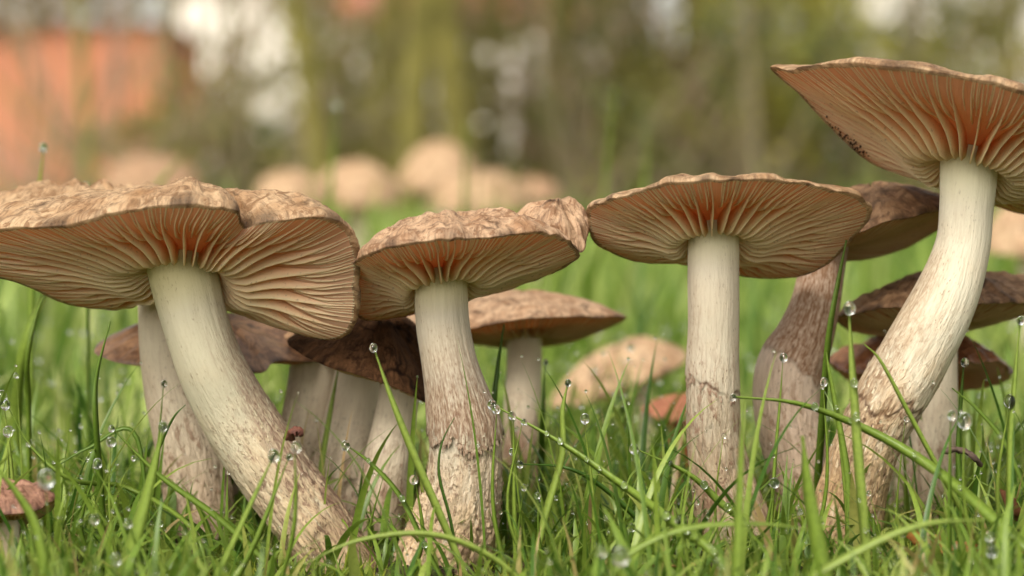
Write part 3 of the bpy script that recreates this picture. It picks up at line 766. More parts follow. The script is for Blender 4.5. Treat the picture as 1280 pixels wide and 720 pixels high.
# 13: shiny dark red cap low at the right
r13 = mushroom(1140, 640, 78.5, 'shiny dark red cap lowest behind the tall curved stem')
build_stem(r13, [(1135, 460, 0, 24), (1135, 520, 0, 26), (1135, 600, 0, 28), (1135, 670, 0, 30)], 78.5, STP, seed=15, nl=100, nth=70)
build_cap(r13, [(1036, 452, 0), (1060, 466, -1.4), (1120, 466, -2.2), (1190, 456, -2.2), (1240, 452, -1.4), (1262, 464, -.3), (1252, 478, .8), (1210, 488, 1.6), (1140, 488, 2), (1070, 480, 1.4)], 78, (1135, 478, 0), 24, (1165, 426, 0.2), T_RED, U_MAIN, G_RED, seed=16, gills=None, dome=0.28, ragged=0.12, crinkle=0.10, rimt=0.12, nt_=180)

# 14: the smaller mushroom in the middle distance
r14 = mushroom(652, 600, 80, 'smaller pinkish tan mushroom a little out of focus between the two middle stems')
build_stem(r14, [(656, 400, 0, 22), (655, 440, 0, 22.5), (653, 500, 0, 22.5), (651, 550, 0, 22), (650, 620, 0, 24)], 80, STP, seed=17, nl=120, nth=80, shag=(0.5, 0.02), coat_top=(0.45, 0.7, 0.7))
build_cap(r14, [(500, 397, -.2), (530, 408, -1.6), (587, 410, -2.5), (635, 400, -2.9), (680, 397, -2.9), (735, 396, -2.0), (781, 396, -.4), (765, 408, 1.0), (732, 420, 2.0), (684, 427, 2.7), (594, 427, 2.6), (530, 414, 1.4)], 80, (656, 420, 0), 23, (655, 368, 0.2), T_PINK, U_RED, G_RED, seed=18, gills='joined', nfull=36, dome=0.17, crinkle=0.03, rimt=0.07)

# 15: tan cap, blurred
r15 = mushroom(790, 600, 100, 'blurred tan cap tipped over in the grass beyond the middle stems')
build_stem(r15, [(790, 460, 0, 14), (797, 500, 0, 15), (800, 560, 0, 16), (800, 620, 0, 17)], 100, STP, seed=19, nl=60, nth=40)
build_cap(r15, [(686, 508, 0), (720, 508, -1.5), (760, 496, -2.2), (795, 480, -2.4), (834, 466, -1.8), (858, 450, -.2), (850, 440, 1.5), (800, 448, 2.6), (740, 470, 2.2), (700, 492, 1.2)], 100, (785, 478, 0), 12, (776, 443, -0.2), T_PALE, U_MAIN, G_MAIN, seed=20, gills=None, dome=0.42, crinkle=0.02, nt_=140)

# 16: red one behind the straight stem
r16 = mushroom(848, 600, 88, 'small orange red mushroom peeping out beside the straight beige stem')
build_stem(r16, [(848, 515, 0, 14), (848, 540, 0, 15), (848, 580, 0, 15), (848, 630, 0, 16)], 88, simple('stem_dark_red', (0.22, 0.035, 0.02), (0.36, 0.07, 0.035)), seed=21, nl=50, nth=40)
build_cap(r16, [(802, 512, 0), (825, 524, -1.0), (850, 527, -1.2), (885, 522, -.6), (900, 512, 0.2), (870, 506, 1.2), (830, 505, 1)], 88, (848, 520, 0), 12, (850, 497, 0), T_ORANGE, U_RED, G_RED, seed=22, gills=None, dome=0.25, crinkle=0.03, rimt=0.06, nt_=100)

# 17: withered cap low in the corner
r17 = mushroom(20, 700, 66.5, 'shrivelled reddish brown cap low in the grass beside dew drops')
build_stem(r17, [(12, 640, 0, 14), (12, 680, 0, 15), (12, 740, 0, 17)], 66.5, ST11, seed=23, nl=50, nth=40)
build_cap(r17, [(-50, 642, 0), (-20, 646, -1.3), (20, 642, -1.5), (50, 636, -1.1), (70, 622, -.2), (62, 640, .8), (30, 656, 1.3), (-20, 658, 1.2)], 66.5, (2, 650, 0), 13, (0, 612, 0), mat_top('cap_skin_withered', (0.40, 0.22, 0.15), (0.22, 0.10, 0.06), (0.07, 0.02, 0.015)), U_RED, G_RED, seed=24, gills='joined', nfull=24, dome=0.26, flat=True, crinkle=0.12, rimt=0.08, nt_=140)

# far mushrooms, blurred
FAR = [
    ('pale far mushroom at the low end of the blurred group', 362, 222, 48, 34, 200), ('broad creamy far mushroom second in the blurred group', 446, 210, 56, 46, 205),
    ('tall tan far mushroom rising above the blurred group', 550, 182, 54, 56, 225), ('wide cream far mushroom in front of the tall tan one', 600, 226, 64, 38, 200),
    ('pinkish far mushroom nearly hidden above the folded cap', 190, 208, 66, 34, 260),
    ('far cream mushroom beyond the curved cream stem', 1285, 262, 60, 55, 130), ('brown far mushroom at the blurred group near the lawn', 668, 228, 34, 24, 220)]
for i, (lab, px, py, hw, hh, d) in enumerate(FAR):
    rt = mushroom(px, 420, d, lab, 'blurred mushrooms further off in the lawn')
    g0 = (HC - rt.location.z) / (K * d * 0.01) + HZ
    build_stem(rt, [(px, py + hh * 0.6, 0, hw * 0.26), (px + 3, py + hh * 1.6, 0, hw * 0.24), (px + 2, (py + hh + g0) / 2 + hh * 0.5, 0, hw * 0.26), (px, g0 + 12, 0, hw * 0.3)], d, STP, seed=30 + i, nl=40, nth=32)
    dz = hw * K * d
    build_cap(rt, [(px - hw, py + hh * .85, 0), (px - hw * .7, py + hh, -.7 * dz), (px, py + hh * 1.04, -dz), (px + hw * .7, py + hh, -.7 * dz), (px + hw, py + hh * .85, 0), (px + hw * .7, py + hh * .8, .7 * dz), (px, py + hh * .78, dz), (px - hw * .7, py + hh * .8, .7 * dz)],
              d, (px, py + hh * .85, 0), hw * .24, (px, py + hh * 0.1, 0), T_PALE if i not in (6, 4) else T_PINK, U_MAIN, G_MAIN, seed=40 + i, gills=None, dome=0.45, flat=True, crinkle=0.22, nt_=90)

# ------------------------------------------------------------------ blades of grass that stand out
def big_blade(pts, wpx, label, rnd=0.5, z=68, seg=26):
    """pts: (px, py, dz) from root to tip"""
    P = np.array([at(a, b, z + c) for a, b, c in pts])
    if P[0, 2] > ground_z(P[0, 0], P[0, 1]) + 0.001:     # root it in the soil
        q = P[0].copy(); dlt = P[0] - P[1]; q[:2] += dlt[:2] * 0.3; q[2] = ground_z(q[0], q[1]) - 0.002
        P = np.vstack([q, P])
    else:
        P[0, 2] = min(P[0, 2], ground_z(P[0, 0], P[0, 1]) - 0.001)
    root = np.array([P[0, 0], P[0, 1], float(ground_z(P[0, 0], P[0, 1]))])
    C = catmull(P, seg)
    T = unit(np.gradient(C, axis=0))
    s_ = np.linspace(0, 1, seg)
    view = unit(C - np.array([0, 0, HC]))
    S = unit(np.cross(T, view)); Nn = np.cross(S, T)
    tw = 0.5 * np.sin(s_ * 3 + rnd * 9)[:, None]
    S = unit(S * np.cos(tw) + Nn * np.sin(tw)); Nn = np.cross(S, T)
    hw = (wpx * K * z * 0.01 * 0.5 * np.clip(1 - s_ ** 3.2, 0.22, 1) * (0.7 + 0.3 * np.minimum(1, s_ * 3)))[:, None]
    th = 0.00012
    V = np.stack([C - S * hw, C - S * hw * 0.5 + Nn * hw * 0.22, C + Nn * hw * 0.36, C + S * hw * 0.5 + Nn * hw * 0.22, C + S * hw,
                  C + Nn * (hw * 0.36 - th * 2) ], 1)
    F = np.concatenate([grid_faces(seg, 6), np.stack([np.arange(seg - 1) * 6 + 5, np.arange(1, seg) * 6 + 5, np.arange(1, seg) * 6, np.arange(seg - 1) * 6], -1)])
    o = mesh('grass_blade', V.reshape(-1, 3), F, M_GRASS, attrs={'rnd': np.full(seg * 6, rnd), 'vv': np.repeat(np.clip(s_ + 0.2, 0, 1), 6)}, loc=root)
    tag(o, label, 'grass blade', 'single grass blades standing out of the turf')
    return C

LAND = [  # things one can find, with their place in the photograph
    (290, 500, 'the leaning olive cream stem'), (215, 520, 'the pale half-hidden stem'), (150, 425, 'the red brown cap end'), (25, 625, 'the shrivelled brown cap'),
    (395, 520, 'the stained whitish stem'), (490, 560, 'the slim pale stem'), (575, 480, 'the furry part of the ringed stem'), (570, 640, 'the shaggy stem base'),
    (655, 480, 'the smaller blurred mushroom'), (780, 460, 'the blurred tan cap'), (835, 520, 'the small orange red mushroom'), (892, 440, 'the straight beige stem'),
    (905, 610, 'the foot of the straight stem'), (990, 520, 'the pale torn sheath'), (1110, 500, 'the curved cream stem'), (1060, 620, 'the foot of the curved stem'),
    (1230, 460, 'the shiny dark red cap'), (1205, 570, 'the crooked twig'), (1080, 430, 'the dark caps behind the curved stem'), (380, 690, 'the base of the leaning stem'),
    (700, 620, 'the long beaded blade'), (1180, 690, 'the amber leaf scrap'), (200, 690, 'the broad blurred blade'), (60, 420, 'the lower edge of the folded cap'), (790, 690, 'the straw coloured needle')]
_used = {}; _used2 = set()
def where(px, py, r, what):
    size = 'large' if r >= 9 else 'middling' if r >= 6 else 'small' if r >= 3.2 else 'tiny'
    c = sorted(LAND, key=lambda l: (l[0] - px) ** 2 + (l[1] - py) ** 2)
    for l in c[:4]:
        dx, dy = px - l[0], py - l[1]
        if abs(dx) > abs(dy): rel = ('just right of' if dx > 0 else 'just left of') if abs(dx) < 45 else ('to the right of' if dx > 0 else 'to the left of')
        else: rel = 'below' if dy > 20 else 'above' if dy < -20 else 'in front of'
        t = '%s %s %s %s' % (size, what, rel, l[2])
        if len(t.split()) <= 16 and t not in _used:
            _used[t] = 1
            return t
    l, m = c[0], c[1]
    return ('%s drop between %s and %s' % (size, l[2], m[2])).replace(' the ', ' ') if 'drop' in what else '%s %s' % (size, what)

def drop(p, r, label, stretch=1.12, group='dew drops on the grass', n=14, m=10):
    th = np.linspace(0, 2 * pi, n, endpoint=False); ph = np.linspace(0.001, pi - 0.001, m)
    TH, PH = np.meshgrid(th, ph, indexing='ij')
    z = np.cos(PH)
    V = np.stack([np.sin(PH) * np.cos(TH), np.sin(PH) * np.sin(TH), z * stretch * (1 + 0.12 * (z > 0) * z)], -1) * r + np.asarray(p)
    o = mesh('dew_drop', V.reshape(-1, 3), grid_faces(n, m, True)[:, ::-1], M_DEW, loc=np.asarray(p))
    return tag(o, label, 'dew drop', group)

BL = [  # points root->tip, width px, rnd, z, label, drop radius px at tip (0 none)
    ([(40, 330, 0), (47, 250, 0), (55, 184, 0)], 9, .62, 82, 'pale blade rising above the folded cap with a drop on its tip', 6),
    ([(110, 330, 0), (108, 270, 0), (109, 232, 0)], 5, .35, 80, 'tiny blade tip with a drop just above the wrinkled cap', 5),
    ([(128, 640, 1), (120, 530, 0), (121, 470, 0), (138, 402, 0)], 9, .30, 68, 'slim upright dark blade crossing the left end of the red brown cap', 0),
    ([(150, 735, 0), (172, 660, 0), (188, 600, 0), (205, 532, 0)], 22, .66, 63, 'broad pale blurred blade in front of the pale half-hidden stem', 7),
    ([(160, 640, 2), (190, 580, 1), (215, 525, 0), (232, 506, 0)], 5, .12, 69, 'thin dark blade touching the edge of the leaning stem', 0),
    ([(330, 700, 0), (270, 645, 0), (200, 595, 0), (140, 535, 0)], 10, .45, 67, 'long dark green blade slanting down across the pale half-hidden stem', 5),
    ([(60, 735, 0), (45, 660, 0), (20, 615, 0), (-12, 575, 0)], 15, .60, 61, 'blurred blade crossing the shrivelled brown cap', 0),
    ([(262, 740, 0), (290, 680, 0), (318, 620, 0), (343, 568, 0)], 10, .68, 63, 'upper of two pale blades in front of the leaning stem', 9),
    ([(285, 745, 0), (318, 680, 0), (340, 625, 0), (362, 570, 0)], 8, .50, 64, 'lower of two pale blades in front of the leaning stem', 5),
    ([(590, 740, 0), (555, 655, 0), (520, 575, 0), (492, 505, 0), (467, 434, 0)], 12, .78, 66.5, 'bright long blade rising before the dark velvety cap', 6),
    ([(575, 720, 0), (563, 650, 0), (549, 595, 0), (552, 555, 0), (568, 522, 0)], 5, .05, 67, 'thin dark curved blade lying against the shaggy stem', 0),
    ([(565, 745, 0), (535, 690, 0), (500, 620, 0), (462, 578, 0), (432, 556, 0)], 8, .40, 67, 'arched blade with drops leading to the slim stem', 7),
    ([(662, 735, 0), (680, 650, 0), (702, 570, 0), (703, 515, 0), (710, 478, 0)], 11, .72, 68, 'upright blade with a curled tip beside the shaggy stem', 5),
    ([(900, 700, -3), (845, 655, -2), (780, 608, 0), (700, 553, 1), (615, 505, 2)], 13, .60, 66, 'long blade beaded with drops running down from the furry stem', 7),
    ([(935, 660, 0), (900, 628, 0), (860, 592, 0), (792, 560, 0)], 11, .55, 68.5, 'blade reaching the foot of the straight beige stem', 7),
    ([(830, 690, 0), (790, 642, 0), (745, 603, 0), (705, 584, 0), (650, 580, 1)], 8, .05, 69, 'dark blade lying flat beneath the long beaded blade', 5),
    ([(1330, 730, -4), (1250, 655, -3), (1170, 588, -1), (1090, 540, 0), (1000, 505, 0), (916, 496, 0)], 15, .52, 66, 'long arching blade crossing in front of the curved cream stem', 5),
    ([(1088, 760, 0), (1080, 660, 0), (1072, 560, 0), (1066, 470, 0), (1061, 384, 0)], 15, .80, 64, 'pale upright blade with a drop on top before the dark caps', 9),
    ([(1018, 660, 3), (1028, 520, 1), (1036, 420, 0), (1050, 340, 0), (1058, 300, 0)], 11, .33, 70.5, 'tall dark blade rising to the torn edge of the round cap', 0),
    ([(965, 640, 0), (970, 560, 0), (975, 500, 0), (979, 446, 0)], 5, .55, 70, 'thin blade with a drop before the pale torn sheath', 6),
    ([(1062, 700, 0), (1060, 600, 0), (1045, 510, 0), (1036, 462, 0), (1033, 440, 0)], 9, .55, 68, 'blade between the sheath and the curved stem with two drops', 0),
    ([(1230, 690, 0), (1170, 580, 0), (1130, 505, 0), (1100, 450, 0), (1080, 430, 0)], 8, .70, 66, 'curved blade leaning left across the curved cream stem', 0),
    ([(920, 760, 0), (923, 660, 0), (926, 580, 0), (930, 500, 0)], 15, .64, 59, 'strongly blurred upright blade before the foot of the straight stem', 0),
    ([(1045, 765, 0), (1025, 690, 0), (1010, 610, 0), (1003, 545, 0)], 22, .60, 61, 'wide blurred blade before the foot of the pale sheath', 0),
    ([(690, 765, 0), (620, 700, 0), (540, 668, 0), (450, 675, 0), (380, 705, 0)], 9, .82, 62, 'pale blurred blade bowed over the base of the leaning stem', 0),
    ([(612, 600, 2), (616, 520, 0), (622, 460, 0), (630, 405, 0)], 9, .12, 73, 'dark upright blade between shaggy stem and smaller mushroom', 0),
    ([(676, 600, 2), (678, 530, 0), (682, 452, 0)], 9, .18, 75, 'dark upright blade just beyond the smaller mushroom', 4),
    ([(36, 520, 1), (34, 450, 0), (45, 395, 0), (58, 362, 0)], 8, .5, 73, 'leaning blade beside the lower edge of the folded cap', 4),
    ([(20, 540, 2), (28, 440, 0), (60, 360, 0), (88, 320, 0)], 15, .66, 76, 'wide soft blade behind the lower edge of the folded cap', 0),
    ([(1200, 620, 0), (1198, 560, 0), (1202, 490, 0), (1205, 452, 0)], 8, .22, 71, 'dark blade right of the curved stem with a drop', 6),
    ([(1290, 640, 0), (1260, 560, 0), (1225, 515, 0), (1190, 485, 0)], 8, .4, 70, 'blade arching left from the shiny red cap', 0),
    ([(1262, 660, 0), (1262, 560, 0), (1268, 480, 0), (1275, 400, 0)], 10, .7, 66, 'upright blade at the edge past the shiny red cap', 6),
    ([(240, 660, 0), (160, 610, 2), (90, 600, 0), (40, 560, 0), (8, 505, 0)], 7, .55, 68, 'long low blade sweeping left past the shrivelled cap', 7),
    ([(170, 545, 0), (110, 560, 0), (60, 590, 0)], 6, .25, 70, 'short blade crossing near the drops at the left', 5),
    ([(760, 735, 0), (790, 690, 0), (860, 660, 0), (950, 655, 0), (1010, 662, 0)], 11, .66, 60, 'flat blurred blade lying before the straight stem', 0),
    ([(1000, 735, 0), (1090, 680, 0), (1160, 655, 0), (1230, 650, 0)], 13, .8, 59, 'flat pale blurred blade lying before the curved stem', 0),
    ([(480, 640, 3), (505, 560, 0), (518, 520, 0), (525, 498, 0)], 8, .6, 75, 'green blade squeezed between slim and shaggy stems', 0),
    ([(400, 600, 0), (412, 520, 0), (424, 455, 0)], 9, .75, 74, 'green blade standing before the stained whitish stem', 0),
    ([(700, 330, 0), (745, 300, 0), (768, 110, 0)], 9, .66, 130, 'tall far blade above the gap between the middle caps', 0),
    ([(575, 330, 0), (580, 250, 0), (583, 150, 0)], 9, .4, 135, 'tall far blade in front of the tall tan far mushroom', 0),
    ([(400, 330, 0), (412, 250, 0), (420, 130, 0)], 10, .5, 130, 'tall far blade in front of the creamy far mushrooms', 6),
    ([(800, 300, 0), (806, 240, 0), (808, 160, 0)], 8, .7, 140, 'far blade behind the round open cap', 0),
    ([(180, 330, 0), (195, 240, 0), (228, 195, 0)], 10, .45, 120, 'far bent blade above the wrinkled cap', 0),
    ([(300, 380, 0), (285, 300, 0), (290, 385, 0), (292, 420, 0)], 6, .5, 78, 'small blade in the gap under the folded cap', 0),
]
rd = random.Random(5)
extra_pts = []
for pts, wpx, rn, z, lab, dr in BL:
    C = big_blade(pts, wpx, lab, rn, z)
    if dr:
        rr = dr * 0.85 * K * z * 0.01
        tip = C[-1] + np.array([0, -rr * 1.05, -rr * 0.2])
        drop(tip, rr, 'dew drop on the tip of the ' + lab.split(' with ')[0].replace('the ', '', 1)[:70] if len(lab.split()) < 10 else 'dew drop on the ' + ' '.join(lab.split()[:9]), group='dew drops on single blades')
    extra_pts.append((C, wpx, z, lab))
# beads along the long blades
for idx, n, lab, grp in ((13, 9, 'dew bead in the row along the long blade below the furry stem', 'dew beads along the long blade'), (16, 5, 'dew bead along the arching blade before the curved stem', 'dew beads along the arching blade'),
                    (17, 3, 'dew bead down the side of the pale upright blade', 'dew beads on the pale upright blade'),
                    (14, 4, 'dew bead on the blade reaching the straight stem', 'dew beads on the blade at the straight stem'), (20, 2, 'dew bead beside the blade between sheath and curved stem', 'dew beads between sheath and curved stem'),
                    (11, 3, 'dew bead on the arched blade near the slim stem', 'dew beads on the arched blade')):
    C, wpx, z, _ = extra_pts[idx]
    for k in range(n):
        p = C[int((0.25 + 0.7 * (k + rd.random() * 0.6) / n) * (len(C) - 1))]
        rr = rd.uniform(2.2, 5) * K * z * 0.01
        drop(p + np.array([0, -rr * 1.05 - 0.0006, rr * 0.45]), rr, ['first', 'second', 'third', 'fourth', 'fifth', 'sixth', 'seventh', 'eighth', 'ninth'][k] + ' ' + lab, group=grp)
HANG = [(139, 553, 66, 8), (122, 580, 66, 7), (58, 600, 60, 13), (517, 600, 68, 7), (731, 524, 68, 7), (776, 697, 57, 13), (752, 690, 57.5, 8), (968, 604, 66, 8), (1206, 527, 63, 11), (1190, 520, 63, 7), (1262, 502, 66, 9), (370, 560, 62, 8), (640, 565, 68, 5), (655, 610, 68, 4.5), (672, 620, 67, 5), (820, 640, 66, 7), (850, 650, 64, 7), (790, 660, 66, 6), (1030, 478, 68, 6), (1046, 520, 68, 5), (2, 497, 68, 9), (10, 540, 67, 8), (20, 470, 72, 4), (30, 620, 66, 5), (205, 480, 72, 5), (480, 365 + 230, 69, 4), (1133, 524, 68, 4), (1240, 690, 60, 9), (1237, 672, 60, 7), (1000, 640, 63, 4), (620, 512, 67, 7), (640, 520, 67, 6), (655, 528, 67, 5), (160, 655, 62, 7), (118, 650, 62, 8), (145, 700, 60, 9), (200, 655, 66, 5), (340, 690, 66, 4), (905, 545, 69, 4)]
for px, py, z, r in HANG:
    rr = r * 0.82 * K * z * 0.01
    c0 = at(px, py, z)
    # the fine stalk or blade tip it hangs on
    big_blade([(px + rd.uniform(-40, 40), 760, 1), (px + rd.uniform(-20, 20), (760 + py) / 2, .5), (px + rd.uniform(-2, 2), py - r * 0.6, 0.05 + r * 0.82 * K * z)], rd.uniform(3.5, 7), where(px, py, 0, 'slender blade with a hanging drop').replace('tiny ', ''), 0.35 + rd.random() * 0.5, z, 14)
    drop(c0, rr, where(px, py, r, 'hanging dew drop'), rd.uniform(1.0, 1.2), group='hanging dew drops')
for k, (bx, ty, lean_) in enumerate([(-8, 640, 14), (14, 662, -10), (26, 668, 16), (36, 655, 22), (50, 672, -12), (2, 676, 8), (62, 668, 10), (20, 684, -20)]):
    big_blade([(bx + lean_, 790, 0), (bx + lean_ * .4, 715, 0), (bx, ty, 0)], rd.uniform(7, 12), ['outermost', 'second', 'third', 'fourth', 'fifth', 'sixth', 'seventh', 'eighth'][k] + ' blade of the tuft in front of the shrivelled brown cap', 0.3 + 0.07 * k, 63.5 - 0.4 * k, 14)
# small random beads on the near turf
sel = rng.choice(len(tips_near), 230, replace=False)
for i in sel:
    p = tips_near[i]
    py = HZ - (p[2] - HC) / (K * p[1]); px = 640 + p[0] / (K * p[1])
    if not (-20 < px < 1300 and py < 730): continue
    rr = rd.uniform(1.5, 3.8) * K * 0.66
    lab = where(px, py, rr / (K * 0.66), 'dew drop on a turf blade')
    if lab in _used2: continue
    _used2.add(lab)
    drop(p, rr, lab, group='little dew drops in the turf', n=10, m=8)

# beads on the far grass, far too many to count: they show as pale discs
def far_dew(n, y0, y1, zlo, zhi, rlo, rhi):
    x, y = spread(n, y0, y1, 1.4)
    z = ground_z(x, y) + rng.uniform(zlo, zhi, n)
    r = rng.uniform(rlo, rhi, n)
    a, b = 8, 6
    th = np.linspace(0, 2 * pi, a, endpoint=False); ph = np.linspace(0.01, pi - 0.01, b)
    TH, PH = np.meshgrid(th, ph, indexing='ij')
    U = np.stack([np.sin(PH) * np.cos(TH), np.sin(PH) * np.sin(TH), np.cos(PH)], -1).reshape(-1, 3)
    V = U[None] * r[:, None, None] + np.stack([x, y, z], -1)[:, None]
    F = grid_faces(a, b, True)[:, ::-1][None] + (np.arange(n) * a * b)[:, None, None]
    tag(mesh('dew', V.reshape(-1, 3), F.reshape(-1, 4), M_DEW), 'dew beads glinting all over the out of focus grass', 'dew', kind='stuff')
def bead_cloud(P, r, lab):
    n = len(P); a, b = 7, 5
    th = np.linspace(0, 2 * pi, a, endpoint=False); ph = np.linspace(0.01, pi - 0.01, b)
    TH, PH = np.meshgrid(th, ph, indexing='ij')
    U = np.stack([np.sin(PH) * np.cos(TH), np.sin(PH) * np.sin(TH), np.cos(PH)], -1).reshape(-1, 3)
    V = U[None] * r[:, None, None] + P[:, None]
    F = grid_faces(a, b, True)[:, ::-1][None] + (np.arange(n) * a * b)[:, None, None]
    tag(mesh('dew', V.reshape(-1, 3), F.reshape(-1, 4), M_DEW), lab, 'dew', kind='stuff')
pt = np.concatenate([tips_near[rng.choice(len(tips_near), 1500, replace=False)], tips_long])
bead_cloud(pt + rng.normal(0, 0.0003, pt.shape), rng.uniform(0.00016, 0.00055, len(pt)), 'fine mist of dew beads on the tips of the near turf')
far_dew(900, 0.78, 1.5, 0.015, 0.06, 0.0006, 0.0013)

def crumbs(name, n, cx, cy, rad, mat, lab):
    x = cx + rng.normal(0, rad, n); y = cy + rng.normal(0, rad * 0.7, n)
    r = rng.uniform(0.0006, 0.0022, n)
    z = ground_z(x, y) + r * 0.4 + 0.0012 * np.exp(-((x - cx) ** 2 + (y - cy) ** 2) / rad ** 2)
    a, b = 7, 5
    th = np.linspace(0, 2 * pi, a, endpoint=False); ph = np.linspace(0.01, pi - 0.01, b)
    TH, PH = np.meshgrid(th, ph, indexing='ij')
    U = np.stack([np.sin(PH) * np.cos(TH), np.sin(PH) * np.sin(TH), np.cos(PH)], -1).reshape(-1, 3)
    V = U[None] * (r[:, None, None] * (1 + 0.5 * rng.uniform(-1, 1, (n, a * b, 1)))) + np.stack([x, y, z], -1)[:, None]
    F = grid_faces(a, b, True)[:, ::-1][None] + (np.arange(n) * a * b)[:, None, None]
    tag(mesh(name, V.reshape(-1, 3), F.reshape(-1, 4), mat), lab, 'soil', kind='stuff')
M_CRUMB = simple('soil_crumb', (0.018, 0.012, 0.008), (0.07, 0.045, 0.025), 100, 9, rough=0.9)
for rt_, nm in ((r1, 'leaning stem'), (r2, 'shaggy stem'), (r4, 'straight stem'), (r5, 'curved stem'), (r8, 'slim stem'), (r6, 'half-hidden stem')):
    crumbs('soil', 90, rt_.location.x, rt_.location.y - 0.006, 0.013, M_CRUMB, 'dark crumbs of soil round the foot of the ' + nm)

# ------------------------------------------------------------------ twig, torn scale, fallen bits
def tube(name, pts, rad, mat, root=None, n=8, m=24, nz=0.15, loc=None, seed=0):
    C = catmull(np.array(pts), m)
    T = unit(np.gradient(C, axis=0)); ref = np.array([0.1, 1, 0.2])
    S = unit(np.cross(np.broadcast_to(ref, T.shape), T)); B = np.cross(T, S)
    th = np.linspace(0, 2 * pi, n, endpoint=False)
    r = np.interp(np.linspace(0, 1, m), np.linspace(0, 1, len(rad)), rad)
    TH, I = np.meshgrid(th, np.arange(m), indexing='ij')
    rr = r[None] * (1 + nz * perlin(n2(np.cos(TH) * 2, np.sin(TH) * 2, I * 0.5 + seed)) * 2)
    rr[:, 0] = 0; rr[:, -1] = 0
    V = C[None] + (S[None] * np.cos(TH)[..., None] + B[None] * np.sin(TH)[..., None]) * rr[..., None]
    return mesh(name, V.reshape(-1, 3), grid_faces(n, m, True), mat, root, loc=loc)

M_TWIG = simple('dead_twig', (0.03, 0.02, 0.015), (0.12, 0.08, 0.06), 100, 6)
p0 = at(1178, 563, 69)
tag(tube('twig', [at(1176, 566, 69), at(1190, 562, 69), at(1206, 564, 69), at(1218, 572, 69), at(1228, 584, 69.3)], [0.0007, 0.0009, 0.0008, 0.0008, 0.0006], M_TWIG, loc=p0, nz=0.4), 'dark crooked dead twig caught in the grass right of the curved stem', 'twig')
tube('scale', [at(360, 548, 67.4), at(366, 540, 67.0), at(374, 538, 66.9), at(377, 546, 67.0)], [0.0012, 0.0011, 0.0010, 0.0006], simple('torn_scale_brown', (0.06, 0.02, 0.015), (0.14, 0.05, 0.03), 100, 5), r1, nz=0.6)

def dead_leaf(px, py, d, L, W, rot, col, label, curl=0.4):
    p = at(px, py, d); p[2] = max(p[2], ground_z(p[0], p[1]) + 0.002)
    u = np.linspace(-1, 1, 21); v = np.linspace(-1, 1, 11)
    U_, V_ = np.meshgrid(u, v, indexing='ij')
    wdt = W * (1 - np.abs(U_) ** 2.2) * (1 + 0.12 * np.sin(U_ * 17))
    x = U_ * L; y = V_ * wdt
    z = curl * (V_ ** 2) * W + curl * 0.5 * U_ ** 2 * L + 0.0012 * perlin(n2(x * 250, y * 250, px)) - np.abs(V_) * 0.0004
    R_ = mathutils.Euler(rot).to_matrix(); R_ = np.array(R_)
    Vt = np.stack([x, y, z], -1).reshape(-1, 3)
    Vb = Vt - np.array([0, 0, 0.0003])
    F = grid_faces(21, 11)
    o = mesh('fallen_leaf', np.concatenate([Vt, Vb]) @ R_.T + p, np.concatenate([F, F[:, ::-1] + 231]), simple('leaf_' + label.split()[0], *col, 100, 4, rough=0.5, tr=0.25), loc=p)
    return tag(o, label, 'leaf', 'fallen leaves in the turf')
dead_leaf(1175, 690, 66, 0.011, 0.006, (0.4, 0.2, 0.3), ((0.30, 0.10, 0.03), (0.45, 0.22, 0.06)), 'amber fallen leaf scrap in the turf before the curved stem')
dead_leaf(1262, 640, 68, 0.008, 0.006, (0.9, 0.3, 1.2), ((0.10, 0.04, 0.02), (0.2, 0.08, 0.04)), 'dark crumpled leaf scrap near the edge right of the twig')
dead_leaf(830, 708, 67, 0.012, 0.0012, (0.1, 0.05, 0.05), ((0.40, 0.22, 0.08), (0.5, 0.3, 0.12)), 'straw coloured fallen needle lying before the straight stem')
0 and dead_leaf(690, 610, 73, 0.011, 0.007, (0.3, 0.1, 0.5), ((0.25, 0.11, 0.05), (0.4, 0.2, 0.10)), 'orange brown leaf behind the upright curled blade')

# ------------------------------------------------------------------ background shrubs, trees and houses
def leaf_cloud(name, centres, radii, n, size, mat, root, rngs, flat=1.0):
    k = rngs.randint(0, len(centres), n)
    dirs = unit(rngs.normal(size=(n, 3))); rr = rngs.uniform(0.25, 1, n) ** 0.5
    P = centres[k] + dirs * (radii[k] * rr)[:, None] * np.array([1, 1, flat])
    a = unit(rngs.normal(size=(n, 3))); b = unit(np.cross(a, rngs.normal(size=(n, 3))))
    s_ = size * rngs.uniform(0.6, 1.3, n)[:, None]
    V = np.stack([P - a * s_, P - b * s_ * 0.45, P + a * s_, P + b * s_ * 0.45], 1).reshape(-1, 3)
    F = np.arange(n * 4).reshape(n, 4)
    tint = np.repeat(np.clip(rngs.uniform(0, 1, len(centres))[k] * 0.6 + rngs.uniform(0, 0.4, n), 0, 1), 4)
    return mesh(name, V, F, mat, root, attrs={'rnd': tint, 'vv': np.ones(n * 4)}, smooth_=False)

